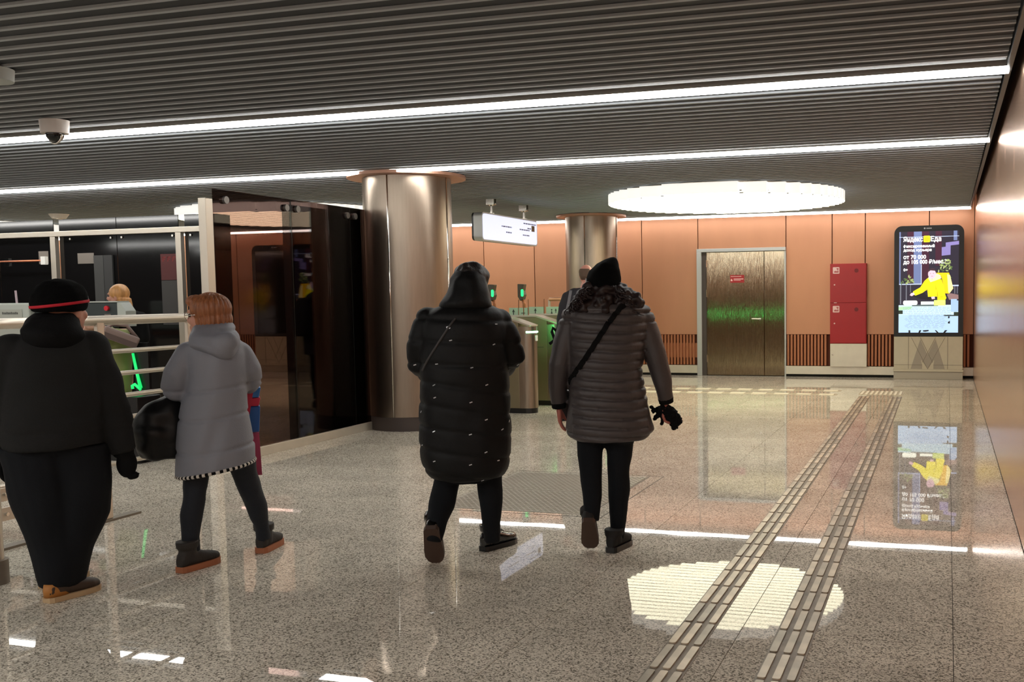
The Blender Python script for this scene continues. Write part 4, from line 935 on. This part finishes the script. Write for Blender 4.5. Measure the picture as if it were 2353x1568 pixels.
cu = d['coat'][-1]; tr = MB()
nseg = 44
for k in range(nseg):
    a0, a1 = 2 * PI * k / nseg, 2 * PI * (k + .5) / nseg
    def hp(a): 
        cx, sx = math.cos(a), math.sin(a); x = cu[0] + math.copysign(abs(cx) ** .87, cx) * cu[3] * .985; y = cu[1] + math.copysign(abs(sx) ** .87, sx) * cu[4] * .985
        return (x, y, cu[2] + .002 + .17 * (x - uc) * min(1, (.85 - cu[2]) / .2))
    am = 2 * PI * (k + 1) / nseg
    tr.tube([hp(a0), hp((a0 + a1) / 2), hp(a1)], .010, 8, mi=0); tr.tube([hp(a1), hp((a1 + am) / 2), hp(am)], .009, 8, mi=1)
tr.build('hem_trim', [mat('trim_white', lin(214, 206, 196), .7), M_blackcloth], t, smooth=True)
trousers(t, d, M_jeans, wr(.008, 14, .6))
hb_ = MB(); fv = Vector((math.sin(yw), math.cos(yw), 0))
cc = Vector(hc) - fv * .028
hb_.ball(cc + Vector((0, 0, .045)), (.108, .108, .088), 24, 16); hb_.ball(cc + Vector((.012, -.0, -.02)), (.098, .1, .085), 24, 16)
hb_.ball(cc + Vector((.02, 0, -.06)), (.085, .095, .05), 20, 12); hb_.ball(Vector(hc) + fv * .05 + Vector((0, -.0, .085)), (.055, .07, .035), 16, 10)
M_auburn = mat('auburn_hair', lin(150, 92, 56), .45, noise=.4, nscale=26, stretch=(2.2, 2.2, .35), bump=.5, bscale=60)
finish(remesh(hb_, .007, 4), 'hair', M_auburn, t, lambda c, n: .004 * math.sin(140 * math.atan2(c.y - cc.y, c.x - cc.x + .001) * .18 + 3 * mnoise.noise(c * 9)))
gg = MB(); F_ = fv; R_ = Vector((math.cos(yw), -math.sin(yw), 0)); H_ = Vector(hc)
gg.tube([H_ + R_ * .08 - F_ * .0 + Vector((0, 0, .012)), H_ + R_ * .066 + F_ * .09 + Vector((0, 0, .008))], .0022, 6); gg.tube([H_ - R_ * .08 + Vector((0, 0, .012)), H_ - R_ * .066 + F_ * .09 + Vector((0, 0, .008))], .0022, 6)
for q in (-1, 1): gg.tube([H_ + R_ * (q * .034 + .026 * math.cos(a)) + F_ * .094 + Vector((0, 0, .006 + .02 * math.sin(a))) for a in [2 * PI * k / 14 for k in range(15)]], .002, 6)
gg.build('glasses', M_chrome, t, smooth=True)
M_dkboot = mat('dark_boot', lin(44, 38, 34), .7, bump=.2, bscale=90); M_gum = mat('gum_sole', lin(164, 100, 66), .6)
for sh, dy in (('shoe_left', .1), ('shoe_right', .0)):
    q = d[sh]; yy = yaw_of(q); s_ = shoe(t, (q[0], q[1], 0), yy + dy * 0, .265, 0, M_dkboot, M_gum, .165, 1.05, .034, tongue=False)
    F = Vector((math.sin(yy), math.cos(yy), 0)); lp_ = Vector((q[0], q[1], 0)) + F * .105
    MB().tube([lp_ + Vector((0, 0, .155)), lp_ + F * .02 + Vector((0, 0, .165)), lp_ + F * .035 + Vector((0, 0, .15)), lp_ + F * .025 + Vector((0, 0, .13)), lp_ + F * .01 + Vector((0, 0, .135))], .0026, 6).build('laces', M_blackcloth, s_)
wm = t
def world(t_, p): return Matrix.Translation(t_.location) @ Matrix.Rotation(t_.rotation_euler[2], 4, 'Z') @ Vector(p)
# black bag on her arm
bg = d['bag'][0]; t2 = thing('shopping_bag', 'shiny black plastic bag carried between the man in the hat and the woman in grey', 'bag', world(t, (bg[0], .08, 0)), d['rot'])
bz = bg[2]
bm_ = MB().loft([(.02, 0, bz - .175, .06, .05), (.02, 0, bz - .165, .105, .085), (.015, 0, bz - .1, .135, .11), (.0, 0, bz, .14, .11), (.02, 0, bz + .09, .12, .09), (.06, 0, bz + .16, .075, .055), (.1, 0, bz + .2, .03, .03)], 36, 2.3)
M_bagblk = mat('bag_black', lin(9, 9, 10), .5, spec=.35, bump=.4, bscale=14)
finish(remesh(bm_, .010, 3), 'sack', M_bagblk, t2, wr(.02, 11))
MB().tube([(.1, 0, bz + .19), (.12, .02, bz + .27), (.16, .04, bz + .30), (.19, .06, bz + .28)], .014, 10).build('handle', M_bagblk, t2, smooth=True)
# colourful package held in front of her right side
pk = d['pack'][0]; t2 = thing('gift_bag', 'bright blue and red gift bag held at the far side of the grey coat', 'bag', world(t, (pk[0], .24, 0)), d['rot'])
z0 = pk[2]
for z_a, z_b, m_, w_ in ((z0 - .16, z0 - .01, mat('gift_blue', lin(14, 92, 170), .4), .045), (z0 - .008, z0 + .04, mat('gift_red', lin(206, 24, 70), .4), .05), (z0 + .042, z0 + .1, mat('gift_sky', lin(28, 120, 200), .4), .055)):
    MB().prism([(-.12, z_a), (.0 + w_ * .5, z_a), (w_ * .72, z_b), (-.12, z_b)], -.06, .06, 'y').build('panel', m_, t2, bevel=.004)
MB().prism([(-.12, z0 + .02), (-.03, z0 - .07), (.0, z0 + .09), (-.12, z0 + .12)], -.066, -.061, 'y').build('red_patch', mat('gift_red', lin(206, 24, 70), .4), t2)
MB().prism([(-.08, z0 - .42), (.03, z0 - .42), (.022, z0 - .17), (-.08, z0 - .17)], -.03, .03, 'y').build('pink_flap', mat('gift_pink', lin(190, 70, 110), .5), t2)

# ---------------- woman in the black puffer
t, d = person('black_puffer', 'woman in a long black hooded puffer coat with small reflective dashes, seen from behind')
hc = (-.002, .03, 1.56)
base_body(t, d, hc, .25, 1.0, None, ((d['arm_left'][-1][:3], (.4, .8, .1), (0, 0, 1), .8), (d['arm_right'][-1][:3], (-.4, .8, .1), (0, 0, 1), .8)))
me = coat_mesh(d, voxel=.011); bv = on_back(me, 0, 0)
M_puff = mat('puffer_black', lin(14, 14, 15), .6, spec=.25, bump=.12, bscale=60)
def puff(c, n):
    q = math.sin((c.z + .16 * c.x * (1 if c.z < 1.1 else .3)) * PI / .125); return .010 * (1 - (1 - abs(q)) ** 3) - .007 + .007 * mnoise.noise(c * 9)
finish(me, 'coat', M_puff, t, puff); bv = BVHTree.FromPolygons([v.co.copy() for v in me.vertices], [tuple(p.vertices) for p in me.polygons])
finish(remesh(MB().loft(d['hood'], 40), .011, 5), 'hood', M_puff, t, wr(.012, 12))
hr = MB().ball((hc[0] + .012, hc[1] - .01, hc[2] + .05), (.1, .115, .09), 24, 14); hr.ball((hc[0] + .03, hc[1], hc[2] + .095), (.06, .07, .04), 18, 10); hr.ball((hc[0], hc[1] - .03, hc[2] - .03), (.1, .09, .1), 20, 12)
finish(remesh(hr, .008, 3), 'hair', mat('black_hair', lin(34, 26, 24), .5, noise=.3, nscale=30, stretch=(2, 2, .3), bump=.4, bscale=50), t, wr(.012, 22))
M_refl = mat('reflective', lin(226, 226, 230), .3, .3)
for k, (u, v, z) in enumerate(d['flecks']):
    h_, n_ = hit(bv, u, z, .002)
    if h_ is None: continue
    big = k < 2; L_, W_ = (.010, .008) if big else (.008, .0026); x = Vector((1, 0, .3)).normalized(); x = (x - n_ * x.dot(n_)).normalized(); yv = n_.cross(x)
    vs = [h_ + x * a * L_ + yv * b * W_ + n_ * c_ for c_ in (0, .0015) for b in (-1, 1) for a in (-1, 1)]
    MB().add(vs, [(0, 2, 3, 1), (4, 5, 7, 6), (0, 1, 5, 4), (2, 6, 7, 3), (0, 4, 6, 2), (1, 3, 7, 5)]).build('reflective_dash', M_refl, t)
pp = MB(); path = band(pp, bv, d['strap'], .012, .004, .002)
pp.build('shoulder_cord', mat('cord_grey', lin(64, 62, 62), .6), t, smooth=True)
trousers(t, d, M_trouser, wr(.008, 12, .6))
M_patent = mat('patent_black', lin(12, 9, 8), .12, coat=.5); M_brownsole = mat('brown_sole', lin(70, 50, 40), .6)
q = d['shoe_right']; shoe(t, (q[0], q[1], 0), yaw_of(q), .27, 0, M_patent, M_black, .15, 1.05, .03)
q = d['left_toe'][0]; p_ = 1.0; L_ = .26
shoe(t, (q[0] - .0, -.16, math.sin(p_) * L_ + .0), .12, L_, p_, M_patent, M_brownsole, .16, 1.08, .03)

# ---------------- woman in the quilted jacket
t, d = person('quilted', 'woman in a dark grey quilted jacket, black beanie and black trousers, walking away')
hc = (-.03, .03, 1.575)
hl, hr_ = d['hand_l'][0], d['hand_r'][0]; al, ar = d['arm_left'][-1], d['arm_right'][-1]
base_body(t, d, hc, .1, 1.0, M_skin_red, (((al[0], al[1], al[2] - .015), (.06, .05, -1), (0, 1, 0), .35, 1.0), ((ar[0], ar[1], ar[2] - .015), (-.12, .08, -1), (.2, 1, 0), .8, 1.0)))
me = coat_mesh(d, voxel=.0085, smooth=4)
arms_ = [(Vector(a[:3]), Vector(b[:3])) for k in ('arm_left', 'arm_right') for a, b in zip(d[k][:-1], d[k][1:])]
def quilt(c, n):
    inside = abs(c.x + .0 - (-.0)) ; xl = -.205; xr = .19
    side = c.z < 1.34 and (c.x < xl + .0 or c.x > xr)
    if side and c.z > .72 and (c.x < -.215 or c.x > .215): return .005 * mnoise.noise(c * 10)
    q = abs(math.sin((c.z - .1 * c.y + .012 * math.sin(c.x * 5)) * PI / .0545)); return .020 * (1 - (1 - q) ** 2.6) - .015 + .004 * mnoise.noise(c * 12)
M_quilt = mat('quilt_grey', lin(70, 63, 63), .5, bump=.15, bscale=70)
finish(me, 'jacket', M_quilt, t, quilt); bv = BVHTree.FromPolygons([v.co.copy() for v in me.vertices], [tuple(p.vertices) for p in me.polygons])
for k in ('arm_left', 'arm_right'):
    a = d[k][-1]; b = d[k][-2]; MB().tube([Vector(a[:3]) + (Vector(b[:3]) - Vector(a[:3])) * .1, Vector(a[:3]) - (Vector(b[:3]) - Vector(a[:3])) * .22], [a[3] * 1.02, a[3] * .95], 18).build('cuff', M_blackcloth, t, smooth='auto')
MB().loft([(-.03, .0, 1.39, .105, .11), (-.03, .0, 1.43, .095, .1), (-.03, .01, 1.49, .08, .09)], 30).build('collar', M_blackcloth, t, smooth='auto')
trousers(t, d, M_trouser, wr(.008, 12, .6))
hat = MB().loft([(-.03, .02, 1.535, .09, .105), (-.028, .02, 1.555, .098, .113), (-.026, .02, 1.6, .1, .115), (-.018, .015, 1.645, .09, .1), (.0, .01, 1.685, .062, .075), (.018, .0, 1.71, .034, .042), (.026, -.0, 1.722, .014, .016)], 36, 2.1)
ho = finish(remesh(hat, .007, 3), 'beanie', mat('beanie_black', lin(10, 10, 10), .95, spec=.1, bump=.7, bscale=260), t, wr(.006, 16))
MB().box(-.132, -.126, -.03, -.012, 1.575, 1.6).build('hat_badge', mat('badge_white', lin(210, 208, 206), .5), ho)
ch = MB(); random.seed(11)
core = MB().loft([(-.03, -.02, 1.40, .10, .08), (-.03, -.015, 1.46, .112, .1), (-.03, .01, 1.56, .09, .105)], 24)
for (x, y_, z, r_) in ((-.115, -.04, 1.51, .06), (-.15, -.06, 1.475, .058), (-.175, -.07, 1.45, .045), (-.13, -.09, 1.43, .05), (.06, -.04, 1.51, .06), (.10, -.06, 1.485, .06), (.145, -.07, 1.47, .052), (.18, -.07, 1.455, .036), (.09, -.09, 1.44, .05), (-.03, -.09, 1.45, .07), (-.03, -.1, 1.42, .06)): core.ball((x, y_, z), (r_, r_ * .9, r_), 14, 10)
M_curl = mat('dark_curls', lin(34, 19, 18), .5, noise=.35, nscale=30)
for k in range(170):
    sd_ = random.choice((-1, 1)); f0 = random.random()
    x0 = hc[0] + sd_ * (.07 + .1 * f0); y0 = -.07 + random.uniform(-.05, .04); z0 = 1.545 - .09 * f0 + random.uniform(-.02, .02)
    ln = random.uniform(.04, .085); ph = random.uniform(0, 6.28); pts = []; dx = sd_ * random.uniform(.1, .75); tws = random.uniform(8, 12)
    for q in range(14):
        f_ = q / 13; w_ = .011; tw = ph + f_ * tws
        pts.append((x0 + dx * ln * f_ + w_ * math.cos(tw), y0 - .02 * f_ + w_ * math.sin(tw), z0 - ln * f_ * .9 + .006 * math.sin(tw)))
    ch.tube(pts, [.0052 * (1 - .5 * (q / 13)) for q in range(14)], 5)
hcore = finish(remesh(core, .008, 2), 'hair', M_curl, t, wr(.022, 32))
tag(ch.build('curls', M_curl, hcore, smooth=True), kind='stuff')
q = d['shoe_right']; shoe(t, (q[0], q[1], 0), yaw_of(q) - .15, .25, 0, mat('black_suede', lin(24, 22, 21), .8), M_black, .13, 1.0, .034, tongue=False)
q = d['left_toe'][0]; p_ = .85; shoe(t, (q[0], -.19, math.sin(p_) * .25 + .015), .05, .25, p_, mat('black_suede', lin(24, 22, 21), .8), M_brownsole, .13, 1.0, .03, tongue=False)
# shoulder bag with its strap
t2 = thing('handbag', 'black crossbody bag whose strap crosses the back of the quilted jacket', 'bag', t.location, d['rot'])
sb = MB(); path = band(sb, bv, d['strap'], .03, .006, .004); sb.build('strap', M_blackcloth, t2, smooth=False)
e0, e1 = path[-1], path[0]
sp_ = MB(); sp_.tube([e1, e1 + Vector((.02, .06, .03)), (.06, .17, 1.36), (-.03, .215, 1.2), (-.15, .22, 1.0), (-.2, .22, .93)], .012, 8); sp_.tube([e0, (-.228, .03, e0.z - .05), (-.225, .14, .93)], .012, 8); sp_.build('front_strap', M_blackcloth, t2, smooth=True)
MB().box(-.32, -.1, .21, .28, .74, .93).build('pouch', mat('bag_leather', lin(24, 22, 22), .45), t2, bevel=.015)
MB().box(-.32, -.1, .281, .287, .84, .935).build('flap', mat('bag_leather', lin(24, 22, 22), .45), t2, bevel=.002)
# gloves held in her right hand
t2 = thing('gloves', 'pair of black fluffy gloves held in the right hand of the quilted jacket woman', 'gloves', world(t, (ar[0], ar[1], 0)), d['rot'])
gm = MB(); hz = ar[2] - .06
gm.tube([(-.03, .0, hz + .02), (.03, -.01, hz - .03), (.075, -.01, hz - .09)], [.03, .042, .03], 12); gm.tube([(-.03, .02, hz), (-.075, .02, hz - .01), (-.085, .02, hz + .02)], [.02, .014, .008], 8); gm.tube([(-.03, .02, hz - .02), (-.07, .0, hz - .06)], [.018, .009], 8); gm.tube([(-.01, .02, hz - .03), (-.03, .0, hz - .09)], [.018, .009], 8); gm.tube([(.04, 0, hz - .05), (.05, .0, hz - .12)], [.025, .02], 8)
finish(remesh(gm, .005, 1), 'glove_pair', M_blackcloth, t2, wr(.012, 70))

# ---------------- balding man at the turnstiles
t, d = person('bald', 'balding man in a dark jacket with a grey strapped backpack at the turnstiles')
hc = (d['head'][0][0] - .02, .02, d['head'][0][2] + .02)
base_body(t, d, hc, -.4, 1.05, mat('skin_pink', lin(214, 150, 134), .45), ((d['arm_left'][-1][:3], (0, .9, -.2), (1, 0, 0), .5), (d['arm_right'][-1][:3], (0, .9, -.2), (1, 0, 0), .5)))
me = coat_mesh(d, voxel=.014); finish(me, 'jacket', mat('jacket_charcoal', lin(38, 36, 42), .8), t, wr(.012, 9)); bv = on_back(me, 0, 0)
trousers(t, d, M_trouser)
hb_ = MB().loft([(hc[0], hc[1] - .015, hc[2] - .07, .06, .075), (hc[0], hc[1] - .012, hc[2] - .03, .084, .1), (hc[0] - .004, hc[1] - .01, hc[2] + .04, .086, .104), (hc[0] - .008, hc[1] - .02, hc[2] + .068, .07, .088)], 26)
finish(remesh(hb_, .008, 2), 'hair', mat('short_brown_hair', lin(92, 72, 58), .7, bump=.4, bscale=120), t)
for sx in (-.085, .1): shoe(t, (d['leg_left'][-1][0] if sx < 0 else d['leg_right'][-1][0], -.08, 0), -.2, .28, 0, M_black, M_black, .1, 1.05, tongue=False)
t2 = thing('backpack', 'dark backpack with grey straps worn by the balding man', 'bag', t.location, d['rot'])
sb = MB(); band(sb, bv, d['strap'], .035, .008, .004); sb.build('strap', mat('strap_grey', lin(110, 108, 112), .7), t2)
MB().loft([(d['coat'][2][0] + .06, -.23, 1.0, .15, .08), (d['coat'][2][0] + .06, -.25, 1.2, .16, .1), (d['coat'][2][0] + .06, -.23, 1.48, .13, .07), (d['coat'][2][0] + .06, -.21, 1.52, .08, .04)], 26, 3).build('pack', mat('pack_dark', lin(40, 36, 40), .75), t2, smooth=True)
MB().tube([(-.28, .0, 1.06), (-.33, -.02, 1.1), (-.34, -.02, 1.05), (-.31, -.02, .95), (-.37, -.05, .9)], .02, 8).build('loose_strap', M_blackcloth, t2, smooth=True)

# ---------------- guard
t, d = person('guard', 'blond security guard in a black jacket with white print behind the scanner panel')
hc = (d['head'][0][0] - .02, .0, d['head'][0][2] + .02)
base_body(t, d, hc, -1.3, 1.0, None, ((d['arm_left'][-1][:3], (-.9, .2, -.1), (0, 0, 1), .5), (d['arm_right'][-1][:3], (-.9, .2, -.1), (0, 0, 1), .5)))
me = coat_mesh(d, voxel=.014); finish(me, 'jacket', M_blackcloth, t, wr(.01, 9)); bv = on_back(me, 0, 0)
trousers(t, d, M_trouser)
hb_ = MB().ball((hc[0] + .025, hc[1], hc[2] + .04), (.105, .108, .1), 24, 14); hb_.loft([(hc[0] + .10, hc[1], hc[2] - .16, .045, .07), (hc[0] + .085, hc[1], hc[2] - .1, .065, .095), (hc[0] + .05, hc[1], hc[2] - .02, .09, .105)], 24)
finish(remesh(hb_, .008, 3), 'hair', mat('blond_hair', lin(206, 150, 92), .45, noise=.25, nscale=24, stretch=(2, 2, .3), bump=.4, bscale=50), t, wr(.008, 14, .3))
for q in ('leg_left', 'leg_right'): shoe(t, (d[q][-1][0] + .05, -.02, 0), -1.4, .25, 0, M_black, M_black, .1, 1.0, tongue=False)
pr = MB()
for (u, z, w_, h__) in ((.0, 1.345, .05, .008), (-.03, 1.31, .008, .03), (.0, 1.31, .008, .03), (.03, 1.31, .008, .03), (0, 1.28, .045, .007)):
    h_, n_ = hit(bv, d['coat'][2][0] - .03 + u, z, .006)
    if h_ is not None: pr.box(h_.x - w_, h_.x + w_, h_.y - .006, h_.y, h_.z - h__, h_.z + h__)
pr.build('jacket_print', M_white, t)

# ---------------- person in olive bending at the scanner
t, d = person('olive', 'person in an olive green coat bending over beside the scanner, behind the railing')
hc = (d['head'][0][0] - .14, .12, 1.2)
d2 = dict(d)
base_body(t, d2, hc, -1.4, .95, None, ((d['arm_left'][-1][:3], (-.9, .0, -.2), (0, 0, 1), .5),), .7)
mb = MB().loft(d['coat'], 36); T(mb, d['arm_left']); mb.ball(d['arm_left'][0][:3], d['arm_left'][0][3], 14, 10); mb.tube([(d['coat'][1][0], .1, 1.14), (hc[0] + .06, .12, 1.1)], [.13, .09], 18)
finish(remesh(mb, .013, 4), 'coat', mat('olive_cloth', lin(128, 136, 78), .75, bump=.15, bscale=90), t, wr(.018, 8))
trousers(t, d, M_trouser)
finish(remesh(MB().ball((hc[0] + .03, hc[1], hc[2] + .03), (.1, .105, .095), 20, 12), .009, 2), 'hair', mat('light_brown_hair', lin(150, 112, 88), .6, bump=.5, bscale=60), t, wr(.014, 30))
for q in ('leg_left', 'leg_right'): shoe(t, (d[q][-1][0] + .05, d[q][-1][1], 0), -1.4, .25, 0, M_black, M_black, .1, 1.0, tongue=False)
b = d['bag'][0]; t2 = thing('taupe_bag', 'taupe brown boxy bag slung over the back of the olive coat', 'bag', world(t, (0, 0, 0)), d['rot'])
bb = MB().box(-.16, .16, -.08, .08, -.05, .06); me = bb.mesh('bag_body', mat('taupe', lin(128, 108, 100), .55)); me.transform(Matrix.Translation((b[0], -.26, b[2] + .01)) @ Matrix.Rotation(.42, 4, 'Y')); o = link('bag_body', me, t2); bvm = o.modifiers.new('b', 'BEVEL'); bvm.width = .02; bvm.segments = 3
bb = MB().box(-.155, .155, -.086, -.081, -.045, .005); me = bb.mesh('bag_side', mat('taupe_dark', lin(84, 68, 62), .55)); me.transform(Matrix.Translation((b[0], -.26, b[2] + .01)) @ Matrix.Rotation(.42, 4, 'Y')); link('bag_side', me, t2)
MB().tube([(b[0] - .12, -.26, b[2] + .1), (b[0] - .06, -.2, b[2] + .14), (b[0] + .06, -.18, b[2] + .12), (b[0] + .14, -.22, b[2])], .018, 8).build('bag_strap', mat('taupe', lin(128, 108, 100), .55), t2, smooth=True)
